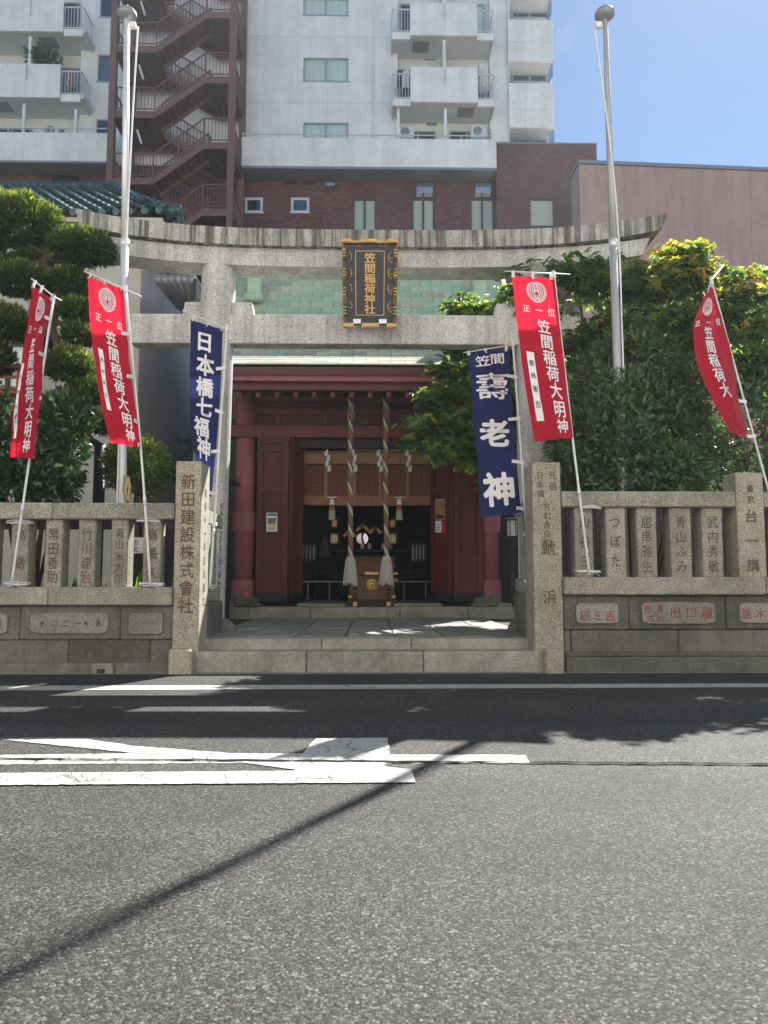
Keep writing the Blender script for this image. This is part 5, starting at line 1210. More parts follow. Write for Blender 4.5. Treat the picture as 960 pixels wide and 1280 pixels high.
# air conditioners, washing and clutter on the balconies
for px, py, Y, w_, h_ in ((598,166,32.9,.75,.6),(508,167,32.9,.7,.55),(604,98,32.9,.45,1.3),(66,165,32.9,.6,.4)):
    c = P(px, py, Y); o = MB().cbox(c.x-w_/2, c.x+w_/2, Y-.15, Y+.15, c.z-h_/2, c.z+h_/2, .03).build('air_conditioner', M['rail_white'], tw)
    MB().lathe([(.2,0),(.2,-.01),(.03,-.015)], c.x-.08*w_, Y-.151, 16, 'y', c.z).build('fan_grille', M['grey_metal'], o)
for px, w_, m in ((82,.18,'curtain_blue'),(86,.14,'white_tab'),(90,.2,'p_red2'),(95,.2,'curtain_blue'),(502,.2,'curtain_dark'),(507,.16,'white_tab'),(605,.18,'curtain_tan')):
    py = 93; c = P(px, py, 32.5); n = 6; mb = MB(); hh_ = random.uniform(.5,.85)
    for i in range(n): a_, b_ = c.x-w_+2*w_*i/n, c.x-w_+2*w_*(i+1)/n; mb.poly([(a_,32.5+.02*math.sin(i*2),c.z-hh_),(b_,32.5+.02*math.sin(i*2+2),c.z-hh_),(b_,32.5,c.z+.2),(a_,32.5,c.z+.2)])
    mb.build('laundry', M[m], tw)
for px in (330, 372, 445, 478): MB().box(P(px,60,BY_).x-.006, P(px,60,BY_).x+.006, BY_-.004, BY_+.01, PZ(168,BY_), ZT).build('joint_line', M['tower_under'], tw)
for px in (352, 466): MB().tube([(P(px,60,BY_).x,BY_-.06,PZ(172,BY_)),(P(px,60,BY_).x,BY_-.06,ZT)], .04, 8).build('downpipe', M['white_wall'], tw) if px == 466 else None

# ------------------------------------------------------------------ steel escape stair
SY = 30.0
fe = thing('escape_stair', 'rust brown steel escape stair zigzagging up the white tower', 'stairway', (-7.8, 31, 0))
xl_, xr_ = P(140,150,SY).x, P(289.5,150,SY).x; xa_, xc_ = P(195,60,SY).x, P(257.5,20,SY).x; SD = 2.5
for x in (xl_, xr_):
    for y in (SY, SY+SD): MB().box(x-.13, x+.13, y-.13, y+.13, 0, 28.5).build('column', M['steel'], fe)
zl0 = PZ(63,SY); zr0 = PZ(19.5,SY); hf = 2.82
zr_off = zr0 - zl0
def stair_flight(x0, z0, x1, z1, y0, y1, name='flight'):
    n = 9; mb = MB(); d = Vector((x1-x0, 0, z1-z0)); 
    for y in (y0, y1-.06): mb.hexa([(x0,y,z0-.22),(x1,y,z1-.22),(x1,y+.06,z1-.22),(x0,y+.06,z0-.22),(x0,y,z0+.06),(x1,y,z1+.06),(x1,y+.06,z1+.06),(x0,y+.06,z0+.06)])
    fl_ = mb.build(name, M['steel'], fe)
    tread = None
    for i in range(n):
        xa, xb = x0+(x1-x0)*i/n, x0+(x1-x0)*(i+1)/n; z = z0+(z1-z0)*(i+.5)/n
        MB().box(min(xa,xb)-.02, max(xa,xb)+.02, y0+.062, y1-.062, z-.03, z+.01).build('tread', M['steel_tread'], fl_)
        MB().box(xa-.012, xa+.012, y0+.063, y1-.063, z-.15, z-.032).build('riser', M['steel_tread'], fl_)
    for y in (y0+.03, y1-.03):
        mb = MB(); a, c = Vector((x0,y,z0)), Vector((x1,y,z1)); U = Vector((0,0,1)); mb.bar(a+U*1.1, c+U*1.1, .05); mb.bar(a+U*.16, c+U*.16, .035); m_ = 14
        for k in range(m_+1): p = a.lerp(c, k/m_); mb.bar(p+U*.05, p+U*1.09, .05 if k % 7 == 0 else .022)
        mb.build('railing', M['steel'], fl_)
def landing(x0, x1, z, side):
    o = MB().box(x0, x1, SY, SY+SD, z-.06, z).build('landing', M['steel_tread'], fe)
    MB().box(x0-.02, x1+.02, SY-.06, SY-.002, z-.24, z+.05).build('edge_beam', M['steel'], o); MB().box(x0-.02, x1+.02, SY+SD+.002, SY+SD+.06, z-.24, z+.05).build('edge_beam', M['steel'], o)
    for k in range(4): xx = x0+(x1-x0)*(k+.5)/4; MB().box(xx-.03, xx+.03, SY+.005, SY+SD-.005, z-.2, z-.062).build('joist', M['steel'], o)
    railing(o, x0+.03, x1-.03, SY-.03, z+.14, z+1.1, 'steel', .14); railing(o, x0+.03, x1-.03, SY+SD+.03, z+.14, z+1.1, 'steel', .14)
    xs_ = x0 if side < 0 else x1; mb = MB(); mb.box(xs_-.025, xs_+.025, SY+.13, SY+SD-.13, z+1.05, z+1.1); mb.box(xs_-.02, xs_+.02, SY+.13, SY+SD-.13, z+.12, z+.16); q = SY+.2
    while q < SY+SD-.1: mb.box(xs_-.011, xs_+.011, q-.011, q+.011, z+.16, z+1.05); q += .14
    mb.build('railing', M['steel'], o); MB().box(xs_-.04, xs_+.04, SY+.13, SY+SD-.13, z-.2, z-.065).build('side_beam', M['steel'], o); return o
zl = zl0 + hf; lev = []
for k in range(-1, 5):
    zL = zl0 - hf*k; zR = zL + zr_off
    landing(xl_+.0, xa_, zL, -1); landing(xc_, xr_, zR, 1)
    stair_flight(xa_, zL, xc_, zR, SY, SY+1.1)
    stair_flight(xc_, zR, xa_, zL+hf, SY+1.4, SY+2.5)
    c = Vector((xl_+.95, SY+.4, zL+2.05)); MB().tube([c+Vector((-.05,0,.3)), c+Vector((.12,.1,-.25))], .045, 8).build('stair_lamp', M['rail_white'], fe)
# ------------------------------------------------------------------ pink rendered building on the right
PY_ = 26.0; a = P(724, 202, PY_); _ys = [PY_*(1+k*.0005) for k in range(120)]; c = min((P(960, 211.5, y) for y in _ys), key=lambda p: abs(p.z-a.z)); e = (Vector((c.x,c.y,0)) - Vector((a.x,a.y,0))).normalized(); n = Vector((-e.y, e.x, 0))
pkb = thing('pink_building', 'windowless pink rendered building rising behind the trees on the right', 'building', (a.x+6, PY_+2, 0))
def pb_(u, w, z): p = Vector((a.x,a.y,0)) + e*u + n*w; return (p.x, p.y, z)
def pbox(name, u0, u1, w0, w1, z0, z1, m): return MB().hexa([pb_(u0,w0,z0),pb_(u1,w0,z0),pb_(u1,w1,z0),pb_(u0,w1,z0),pb_(u0,w0,z1),pb_(u1,w0,z1),pb_(u1,w1,z1),pb_(u0,w1,z1)]).build(name, m, pkb)
zt_ = a.z
for k in range(6): pbox('wall_panel', .05+k*3.1+.004, .05+(k+1)*3.1-.004, 0, .9, 0, zt_-.1, M['pink'])
pbox('corner_pier', 0, .045, -.02, .95, 0, zt_-.09, M['pink_edge']); pbox('coping', -.05, 18.8, -.08, 1.0, zt_-.088, zt_+.03, M['grey_metal'])
pbox('rear_block', 4.0, 18.6, .91, 11, 0, zt_-.3, M['pink'])
# ------------------------------------------------------------------ cream storehouse with teal tiled roof, left
HY = 13.6; YB = 19.6; HX = P(173, 500, HY).x
ho = thing('storehouse', 'cream plastered storehouse with glazed teal tile roof behind the left fence', 'house', (-6.5, 13.5, .3))
hw1 = R4(-60, 31, 428, 486, HY); hz1 = PZ(272, 13.25)
mb = MB(); holes_wall(mb, -14, HX-.35, .3, hz1+.25, HY, .2, [hw1]); mb.build('wall', M['house'], ho)
MB().box(HX-.345, HX, HY-.05, HY+.3, .3, hz1+.25).build('corner_pilaster', M['soffit'], ho)
MB().box(HX-.22, HX-.04, HY+.302, YB-.6, .3, hz1+.25).build('side_wall', plaster('shaded_side_plaster', (.46,.47,.47), .06, mottle=.06), ho)  # greyer than the front: shade on this side put into the plaster colour
MB().box(-16, HX-.3, 16.0, YB-.6, .3, hz1+.2).build('rear_wall', M['house'], ho)
window(ho, hw1, HY, 4, 'frame_dark', 'glass', 'curtain', fw=.05)
MB().box(-16, P(37,388,HY-.4).x, HY-.45, HY-.01, PZ(396,HY-.3), PZ(381,HY-.3)).build('window_canopy', M['house'], ho); MB().box(-16, P(36,390,HY).x, HY-.03, HY-.005, PZ(430,HY), PZ(402,HY)).build('shutter_box', M['frame_dark'], ho)
mb = MB(); xx1 = P(24,475,HY-.35).x
for py in (459.5, 473, 487): mb.box(-16, xx1, HY-.37, HY-.33, PZ(py,HY-.35)-.02, PZ(py,HY-.35)+.02)
for k in range(8): mb.box(xx1-.04-k*.55, xx1-k*.55, HY-.375, HY-.325, PZ(490,HY-.35), PZ(456,HY-.35))
mb.box(-16, xx1, HY-.36, HY-.01, PZ(490,HY-.35)-.05, PZ(490,HY-.35)); mb.build('red_balcony_rail', M['r_red'], ho)
EY = 13.1; ez = PZ(271, EY); ec = P(206, 268, EY).x; RYY = 15.4; rz = PZ(240, RYY); rx = P(139, 242, RYY).x
MB().hexa([(-16,EY+.05,ez-.12),(ec-.05,EY+.05,ez-.10),(ec-.05,YB,ez-.10),(-16,YB,ez-.12),(-16,EY+.05,ez-.05),(ec-.05,EY+.05,ez-.02),(ec-.05,YB,ez-.02),(-16,YB,ez-.05)]).build('eave_board', M['soffit'], ho)
MB().hexa([(-16,EY+.25,hz1-.15),(HX+.02,EY+.25,hz1-.15),(HX+.02,YB-.4,hz1-.15),(-16,YB-.4,hz1-.15),(-16,EY+.1,ez-.125),(ec-.25,EY+.1,ez-.125),(ec-.25,YB-.4,ez-.125),(-16,YB-.4,ez-.125)]).build('cove', M['soffit'], ho)
mb = MB(); A_ = Vector((-16,EY,ez)); B_ = Vector((ec,EY,ez+.06)); C_ = Vector((rx,RYY,rz)); D_ = Vector((-16,RYY,rz)); E_ = Vector((ec,YB,ez)); 
mb.poly([A_,B_,C_,D_]); mb.poly([B_,E_,C_]); mb.poly([D_,C_,E_,Vector((-16,YB,ez))]); rf = mb.build('roof', M['tile_dark'], ho)
# pantiles, one by one, on the front slope and the hip end
def tile_mesh(w, L):
    mb = MB(); n = 8
    f = lambda u: .045*math.sin(u*2*math.pi) + .02
    for i in range(n):
        u0, u1 = i/n, (i+1)/n
        mb.poly([((u0-.5)*w,0,f(u0)+.055),((u1-.5)*w,0,f(u1)+.055),((u1-.5)*w,L,f(u1)),((u0-.5)*w,L,f(u0))])
        mb.poly([((u0-.5)*w,0,f(u0)),((u1-.5)*w,0,f(u1)),((u1-.5)*w,0,f(u1)+.055),((u0-.5)*w,0,f(u0)+.055)])
    me = bpy.data.meshes.new('roof_tile'); me.from_pydata(mb.v, [], mb.f); me.polygons.foreach_set('use_smooth',[True]*len(me.polygons)); me.materials.append(M['roof_tile']); return me
tw_, tl_ = .25, .27; tm = tile_mesh(tw_*1.04, tl_*1.25); mr = MB(); nt = 0
sl = (D_-A_); rowsN = int(sl.length/tl_); ang = math.atan2(sl.z, sl.y); far = []
for r in range(rowsN+1):
    k = r/rowsN; y = EY + (RYY-EY)*k; xr = ec + (rx-ec)*k; x = xr - tw_*.5; q = 0
    while x > -15.6 and q < 60:
        z = ez + (rz-ez)*k + .02 + (.07*(max(0,(x-(ec-1.6))/1.6))**2 if r < 4 else 0)
        if q < 24 and nt < 235: put('roof_tile', tm, (x, y, z), rf, (ang, random.uniform(-.03,.03), 0)); nt += 1
        else: far.append((x, y, z))
        x -= tw_; q += 1
mb = MB()
for (x,y,z) in far:
    n0 = len(mb.v); c, s = math.cos(ang), math.sin(ang)
    mb.add([(x+v.co.x, y+v.co.y*c-v.co.z*s, z+v.co.y*s+v.co.z*c) for v in tm.vertices], [tuple(p.vertices) for p in tm.polygons])
o = mb.build('distant_tiles', M['roof_tile'], rf, smooth=True); o['kind'] = 'stuff'
sl2 = C_ - (B_+E_)/2; ang2 = math.atan2(sl2.z, Vector((sl2.x,sl2.y,0)).length); mb = MB()
for r in range(7):
    k = r/7; 
    for j in range(26):
        y = EY + (YB-EY)*(j+.5)/26; lim0 = EY+(RYY-EY)*k; lim1 = YB+(RYY-YB)*k
        if lim0 < y < lim1:
            p = Vector((ec+(rx-ec)*k, y, ez+(rz-ez)*k+.02)); c, s = math.cos(ang2), math.sin(ang2)
            mb.add([(p.x - (v.co.y*c - v.co.z*s), p.y + v.co.x, p.z + v.co.y*s + v.co.z*c) for v in tm.vertices], [tuple(pp.vertices) for pp in tm.polygons])
o = mb.build('hip_tiles', M['roof_tile'], rf, smooth=True); o['kind'] = 'stuff'
def caps(p, q, n, r, m='roof_tile'):      # half round ridge tiles laid end to end
    d = (q-p)/n
    for i in range(n):
        a = p+d*i; b_ = p+d*(i+1.12); o = MB().tube([a, a.lerp(b_,.5)+Vector((0,0,.004)), b_], [r, r*.96, r*.88], 10).build('ridge_tile', M[m], rf, smooth=True)
caps(D_+Vector((6.6,0,.07)), C_+Vector((0,0,.07)), 24, .085); caps(D_+Vector((6.6,-.02,.0)), C_+Vector((0,-.02,0)), 24, .07)
hq = [B_+Vector((-.02,.05,.12)), B_.lerp(C_,.5)+Vector((0,0,.05)), C_+Vector((0,0,.12))]
caps(hq[0], hq[1], 5, .085); caps(hq[1], hq[2], 5, .085)
for k in range(46):
    x = ec - .1 - k*tw_; 
    if x < -13: break
    MB().tube([(x,EY-.035,ez+.03+(.06*(max(0,(x-(ec-1.6))/1.6))**2)),(x,EY+.03,ez+.035+(.06*(max(0,(x-(ec-1.6))/1.6))**2))], .062, 10).build('eave_disc', M['roof_tile'], rf)
op = P(222, 262, EY+.1); mb = MB(); mb.ell((op.x,op.y,op.z), (.085,.09,.10), 12, 8); mb.tube([(op.x-.25,op.y,op.z-.06),(op.x,op.y,op.z)], [.07,.09], 10); mb.build('ridge_end_tile', M['roof_tile'], rf, smooth=True)
MB().tube([(op.x+.0,op.y+.05,op.z-.03),(op.x+.02,op.y+.1,op.z-.3),(op.x+.04,op.y+.12,op.z-.48)], [.07,.06,.05], 10).build('corner_drop', M['roof_tile'], rf, smooth=True)
# ribbed grey canopy between storehouse and shrine
t = thing('ribbed_canopy', 'grey ribbed metal canopy tucked under the torii beam on the left', 'canopy', P(222, 370, 13.2))
c0, c1, c2, c3 = P(198,349,12.4), P(240,349,12.4), P(252,402,14.6), P(226,384,14.6)
for k in range(6):
    u = k/5; a = c0.lerp(c1,u); b_ = c3.lerp(c2,u); MB().tube([a, b_], .085, 8).build('rib', M['grey_metal'], t, smooth=True)
MB().hexa([c0+Vector((0,0,.05)), c1+Vector((0,0,.05)), c2+Vector((0,0,.05)), c3+Vector((0,0,.05)), c0+Vector((0,0,.1)), c1+Vector((0,0,.1)), c2+Vector((0,0,.1)), c3+Vector((0,0,.1))]).build('deck', M['frame_dark'], t)
for c in (c1, c2): MB().tube([(c.x+.05,c.y+.02,c.z),(c.x+.05,c.y+.02,.3)], .04, 8).build('post', M['black_iron'], t)
# small tiled shelter roof behind the left gate pillar
t = thing('small_shelter', 'small dark shelter with grey green tiled roof behind the left gate pillar', 'shelter', (-2.95, 12.4, .3))
tz, bz = PZ(549,12.4), PZ(592,11.9); tx0, tx1 = P(219,549,12.4).x, P(262,549,12.4).x; bx0_, bx1_ = P(203,592,11.9).x, P(285,592,11.9).x
mb = MB(); mb.hexa([(bx0_,11.9,bz-.05),(bx1_,11.9,bz-.05),(bx1_,13.2,bz-.05),(bx0_,13.2,bz-.05),(tx0,12.5,tz-.04),(tx1,12.5,tz-.04),(tx1,12.7,tz-.04),(tx0,12.7,tz-.04)]); r2 = mb.build('roof', M['tile_dark'], t)
tm2 = tile_mesh(.15, .17); tm2.materials.clear(); tm2.materials.append(M['tile_dark'])
sa = math.atan2(tz-bz, .6)
for r in range(6):
    k = r/6; x = bx0_+(tx0-bx0_)*k+.07
    while x < bx1_+(tx1-bx1_)*k-.05: put('roof_tile', tm2, (x, 11.9+.6*k, bz+(tz-bz)*k), r2, (sa,0,0)); x += .145
MB().tube([(tx0-.03,12.55,tz+.02),(tx1+.03,12.55,tz+.02)], .065, 10).build('ridge_tile', M['roof_tile'], r2, smooth=True)
MB().box(bx0_+.1, bx1_-.1, 12.0, 12.06, bz-.16, bz-.06).build('eave_beam', M['dark_wood'], t); MB().box(bx0_+.16, bx1_-.16, 12.3, 13.1, .3, bz-.1).build('wall', M['dark_wood'], t)
for x in (bx0_+.14, bx1_-.14): MB().box(x-.05, x+.05, 12.0, 12.1, .3, bz-.16).build('post', M['dark_wood'], t)
# black downpipe post
c = P(124, 600, 10.0); t = thing('black_post', 'thick black post with slanting arm before the cream wall', 'post', (c.x, 10.0, .3))
MB().tube([(c.x,10.0,.3),(c.x,10.0,PZ(556,10))], .075, 12).build('post', M['black_iron'], t, smooth=True); MB().tube([(c.x+.02,10.0,PZ(561,10)), P(98,536,10.05)], [.05,.035], 10).build('arm', M['black_iron'], t, smooth=True)
# white notice standing behind the balusters
c = P(171, 680, 9.3); t = thing('notice_sign', 'white notice with blue brush letters behind the left fence balusters', 'sign', (c.x, 9.3, .3))
MB().cbox(PX(164,9.3), PX(181,9.3), 9.3, 9.32, PZ(692,9.3), PZ(672,9.3), .004).build('board', M['paper'], t); MB().tube([(c.x,9.325,.3),(c.x,9.325,PZ(690,9.3))], .015, 6).build('stake', M['dark_wood'], t)
letters('lettering', column('お札', c.x-.01, PZ(678,9.3), .075, .085), lambda a_,c_: (a_, 9.297, c_), M['p_blue'], t, .01)
t = thing('garden_rail', 'dark red wooden rail crossing behind the left fence balusters', 'rail', (-4, 9.9, .3))
MB().cbox(-5.6, -2.3, 9.9, 9.95, PZ(662,9.9), PZ(651,9.9), .006).build('board', M['dark_wood'], t)
for x in (-5.4,-4.2,-3.0): MB().cbox(x, x+.08, 9.955, 10.02, .3, PZ(651,9.9), .006).build('post', M['dark_wood'], t)
# ------------------------------------------------------------------ foliage
def leaf_mesh(name, pos, axis, nrm, L, Wd, tint, mat, parent, lobes=1, fold=.18, curl=.15, kind='stuff'):
    """many small leaves: every leaf is a folded lozenge (or three of them fanned) with its own direction and tint"""
    n = len(pos); axis = axis/np.linalg.norm(axis, axis=1, keepdims=True); side = np.cross(axis, nrm); side /= np.linalg.norm(side, axis=1, keepdims=True)+1e-9
    up = np.cross(side, axis); V = []; T = []
    angs = [0] if lobes == 1 else ([-.85, 0, .85] if lobes == 3 else [-1.25,-.62,0,.62,1.25])
    for a in angs:
        ax = axis*math.cos(a) + side*math.sin(a); sd = side*math.cos(a) - axis*math.sin(a); l = (L*(1 if a == 0 else (.86 if abs(a) < .9 else .6)))[:,None]; w = Wd[:,None]
        p0 = pos; pm = pos + ax*l*.45; pt = pos + ax*l - up*l*curl
        V.append(np.stack([p0, pm + sd*w*.5 + up*w*fold, pt, pm - sd*w*.5 + up*w*fold], 1)); T.append(np.repeat(tint[:,None], 4, 1))
    v = np.concatenate(V).reshape(-1, 3); t = np.concatenate(T).reshape(-1); nf = len(v)//4
    off = ROOT[parent.name]; v = v - np.array([off.x, off.y, off.z])
    # two triangles a leaf, folded along the midrib
    idx = np.arange(nf)[:,None]*4; tri = np.concatenate([idx+np.array([[0,1,2]]), idx+np.array([[0,2,3]])], 1).reshape(-1)
    me = bpy.data.meshes.new(name); me.vertices.add(len(v)); me.vertices.foreach_set('co', v.astype(np.float32).ravel())
    me.loops.add(len(tri)); me.loops.foreach_set('vertex_index', tri.astype(np.int32)); me.polygons.add(len(tri)//3)
    me.polygons.foreach_set('loop_start', np.arange(0, len(tri), 3, dtype=np.int32)); me.polygons.foreach_set('loop_total', np.full(len(tri)//3, 3, dtype=np.int32))
    me.update(calc_edges=True); at = me.attributes.new('tint', 'FLOAT', 'POINT'); at.data.foreach_set('value', t.astype(np.float32)); me.materials.append(mat)
    o = bpy.data.objects.new(name, me); COL.objects.link(o); o.parent = parent; ROOT[o.name] = off; o['kind'] = kind; return o
def unit(n): 
    d = RNG.normal(size=(n,3)); return d/np.linalg.norm(d, axis=1, keepdims=True)
def el(px, py, Y, rx, ry, ryd): # pixel ellipse -> centre and radii in metres
    c = P(px, py, Y); s = Y/F; return (c.x, c.y, c.z), (rx*s, ryd, ry*s)

# ---- clipped podocarpus with cloud pads
pt_ = thing('cloud_pruned_pine', 'cloud pruned evergreen with rounded pads of fine leaves left of the torii', 'tree', (P(72,640,10.1).x, 10.1, .3))
tr = [P(84,645,10.0), P(78,590,10.0), P(88,540,10.05), P(100,490,10.1), P(84,450,10.15), P(66,410,10.15), P(70,370,10.1), P(58,335,10.1), P(56,318,10.1)]
tp_ = catmull(tr, 40); trunk = MB().tube(tp_, [.12-.085*i/40 for i in range(41)], 10).build('trunk', M['bark'], pt_, smooth=True)
pads = [el(26,284,10.1,48,33,.50), el(103,313,9.95,37,20,.38), el(44,331,10.35,32,11,.28), el(30,354,9.9,36,19,.38), el(88,357,10.3,26,17,.28), el(8,407,9.95,27,21,.36), el(97,391,9.95,19,14,.22),
        el(99,421,10.05,17,15,.22), el(86,461,9.9,28,22,.30), el(112,493,10.0,21,17,.24), el(-32,330,10.3,36,32,.5), el(-27,450,10.1,36,28,.42), el(128,531,10.1,17,15,.22), el(52,425,10.4,20,15,.25), el(74,512,10.3,24,16,.25)]
A_, N_, P_, L_, T_ = [], [], [], [], []
for c, r in pads:
    c = np.array(c); r = np.array(r)*np.array([1.05,1.05,1.1]); area = r[0]*r[2]+r[0]*r[1]; n = int(17000*area) + 300
    d = unit(n); d[:,2] = np.where(d[:,2] < -.35, d[:,2]*.5, d[:,2]); lump = 1 + .11*np.sin(d[:,0]*7+c[0]*5) * np.sin(d[:,1]*6+c[2]*7)
    p = c + d*r*(.62+.40*RNG.random((n,1))**.6)*lump[:,None]; nr = d/r; nr /= np.linalg.norm(nr, axis=1, keepdims=True)
    ax = nr*.85 + np.array([0,-.1,.42]) + RNG.normal(size=(n,3))*.34
    P_.append(p); A_.append(ax); N_.append(nr + RNG.normal(size=(n,3))*.5); L_.append(.055+.06*RNG.random(n)); T_.append(np.clip(.41 + .46*(d[:,2]) + RNG.normal(size=n)*.2, 0, 1))  # tint rises towards each pad's top, sunlight coloured into the leaves
    # limb from the trunk into the pad
    q = min(tp_, key=lambda z: (z - Vector(c)).length + max(0, z.z - c[2])*2); MB().tube([q, q.lerp(Vector(c),.55)+Vector((0,0,-.10)), Vector(c)+Vector((0,0,-r[2]*.3))], [.045,.034,.016], 7).build('limb', M['bark'], pt_, smooth=True)
    c3 = Vector(c); mbx = MB()
    for k in range(9):
        e_ = c3 + Vector((random.uniform(-.8,.8)*r[0], random.uniform(-.8,.6)*r[1], random.uniform(-.5,.2)*r[2])); mbx.tube([c3+Vector((0,0,-r[2]*.3)), c3.lerp(e_,.5)-Vector((0,0,r[2]*.2)), e_], [.014,.010,.004], 5)
    mbx.build('branchlet', M['bark'], pt_, smooth=True)
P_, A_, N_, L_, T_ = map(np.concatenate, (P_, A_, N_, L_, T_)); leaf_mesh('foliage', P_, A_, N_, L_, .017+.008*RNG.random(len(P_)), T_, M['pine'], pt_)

def shrub(name, label, cat, base, blobs, mat, dens, L, Wd, lobes=1, upb=.3, mode='shell', stems=6, group=None, tintb=.35, tintz=.35, inner=.45, stem_r=.03, lj=.5, nj=.6):
    t = thing(name, label, cat, base, group); P2, A2, N2, T2 = [], [], [], []
    for c, r in blobs:
        c = np.array(c); r = np.array(r); area = r[0]*r[2]+r[0]*r[1]+r[1]*r[2]; n = int(dens*area); d = unit(n)
        lump = 1 + .10*np.sin(d[:,0]*6+c[0]*3)*np.sin(d[:,2]*7+c[1]*5) + .06*np.sin(d[:,0]*17)*np.sin(d[:,2]*19+2)
        p = c + d*r*(inner + (1-inner)*RNG.random((n,1))**.55)*lump[:,None]; nr = d/r; nr /= np.linalg.norm(nr, axis=1, keepdims=True)
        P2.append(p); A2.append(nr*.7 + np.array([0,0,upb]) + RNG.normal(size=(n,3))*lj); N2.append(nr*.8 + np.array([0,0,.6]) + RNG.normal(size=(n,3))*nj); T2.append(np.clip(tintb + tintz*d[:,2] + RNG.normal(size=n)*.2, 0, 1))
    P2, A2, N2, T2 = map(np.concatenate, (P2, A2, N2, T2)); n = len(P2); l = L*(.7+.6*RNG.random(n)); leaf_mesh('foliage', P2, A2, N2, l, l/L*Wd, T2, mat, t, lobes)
    b0 = Vector(base)
    for k in range(stems):
        c, r = blobs[k % len(blobs)]; e_ = Vector(c) + Vector((random.uniform(-.5,.5)*r[0], random.uniform(-.4,.4)*r[1], random.uniform(-.2,.5)*r[2])); s0 = b0 + Vector((random.uniform(-.12,.12), random.uniform(-.08,.08), 0))
        MB().tube([s0, s0.lerp(e_,.5)+Vector((random.uniform(-.08,.08),0,.1)), e_], [stem_r, stem_r*.7, stem_r*.25], 7).build('stem', M['bark'], t, smooth=True)
    return t
shrub('camellia_bush', 'glossy dark leaved camellia bush behind the left fence', 'bush', (P(45,640,9.2).x, 9.2, .3),
      [el(30,560,9.15,62,62,.42), el(78,560,9.2,30,58,.32), el(10,600,9.1,60,40,.4), el(60,600,9.1,40,38,.36), el(88,520,9.3,26,36,.3), el(-30,540,9.3,50,70,.45)], M['camellia'], 1300, .105, .052, stems=9, tintb=.40, nj=.75)
shrub('round_bush', 'small rounded yellow green bush beside the left flagpole', 'bush', (P(182,640,9.6).x, 9.6, .3),
      [el(184,586,9.6,27,36,.3), el(160,570,9.7,26,28,.28), el(148,585,9.75,20,26,.25)], M['pine'], 9000, .075, .017, stems=5, tintb=.55, tintz=.35, upb=.15)
# ---- clipped evergreen hedge
shrub('clipped_evergreen', 'broad clipped evergreen bush overhanging the right fence rail', 'bush', (P(800,640,9.5).x, 9.6, .3),
      [el(800,545,9.3,92,82,.62), el(740,560,9.2,52,62,.5), el(850,560,9.35,50,62,.45), el(790,470,9.45,72,60,.5), el(800,590,9.1,88,44,.5), el(760,505,9.3,55,50,.45), el(772,490,8.98,34,26,.30), el(775,530,8.86,52,46,.34), el(840,500,9.5,48,50,.42)], M['bush'], 2000, .098, .042, stems=12, upb=.2, tintb=.38, tintz=.28, inner=.62, lj=.65, nj=.45)
shrub('dark_hedge', 'dark hedge in the shade behind the slanting red banner', 'hedge', (P(950,640,10.2).x, 10.3, .3),
      [el(945,540,10.2,58,95,.5), el(1010,560,10.1,60,90,.5), el(905,590,10.3,40,50,.4), el(965,480,10.6,50,50,.4)], M['bush'], 1250, .10, .042, stems=8, tintb=.22, tintz=.2)
# ---- maple with turning top
mp = thing('maple_tree', 'spreading maple with orange tinged top right of the torii', 'tree', (P(790,640,10.9).x, 10.9, .3))
base = Vector((P(770,640,10.9).x, 10.9, .3)); blobs = []
spec = [(600,395,10.9,40,26),(575,385,11.2,24,18),(640,380,10.8,50,34),(700,370,10.2,60,40),(760,360,10.1,60,42),(820,350,9.9,60,44),(870,345,9.9,55,34),(915,360,10.1,45,36),(940,400,9.9,40,40),(890,410,9.8,60,48),(830,410,9.8,60,50),(770,420,9.9,60,50),(710,430,10.6,50,46),(640,430,11.0,45,36),
        (600,430,11.1,36,30),(575,470,11.3,36,36),(548,505,11.4,28,30),(560,540,11.3,40,36),(600,520,11.2,40,48),(625,480,11.1,34,40),(600,570,11.2,44,34),(555,420,11.5,18,14),(530,535,11.5,18,16),(940,450,10.6,36,40),(700,490,10.7,40,50),(650,540,11.9,34,50),(690,520,11.6,30,60),(630,590,12.2,30,40),(680,590,11.8,30,40),(678,516,13.0,55,60),(700,450,12.8,50,50),(650,560,13.2,40,40),(720,560,12.6,40,50),(985,380,10.5,50,50),(1000,450,10.6,50,60),(720,340,9.9,40,22),(860,320,9.9,40,20)]
P2,A2,N2,T2,G2 = [],[],[],[],[]
for (px,py,Y,rx,ry) in spec:
    c0, r0 = el(px,py,Y,rx,ry,.34*rx/40)
    for k in range(int(4+rx*ry/(210 if Y < 10.95 else 170))):
        d = unit(1)[0]; c = np.array(c0) + d*np.array(r0)*(.35+.6*random.random()); rr = random.uniform(.16,.30); n = int(random.uniform(26,50))
        dd = unit(n); p = c + dd*np.array([rr*1.25,rr*1.2,rr*.55])*(RNG.random((n,1))**.4); P2.append(p)
        az = RNG.random(n)*2*math.pi; A2.append(np.stack([np.cos(az),np.sin(az)-.2,-.35+RNG.normal(size=n)*.35],1)); N2.append(np.stack([RNG.normal(size=n)*.45,RNG.normal(size=n)*.45-.25,np.ones(n)],1)); T2.append(np.clip((.40+random.uniform(-.28,.28))+RNG.normal(size=n)*.22,0,1))
        rel = (px-770)/100; gold = .7*(1 if (py < 362 and px > 800) else .12 if px > 880 or px < 560 else .03); G2.append(RNG.random(n) < gold*(.75 if d[2] > -.1 else .15))
P2,A2,N2,T2,G2 = map(np.concatenate,(P2,A2,N2,T2,G2)); L2 = .125*(.7+.6*RNG.random(len(P2)))
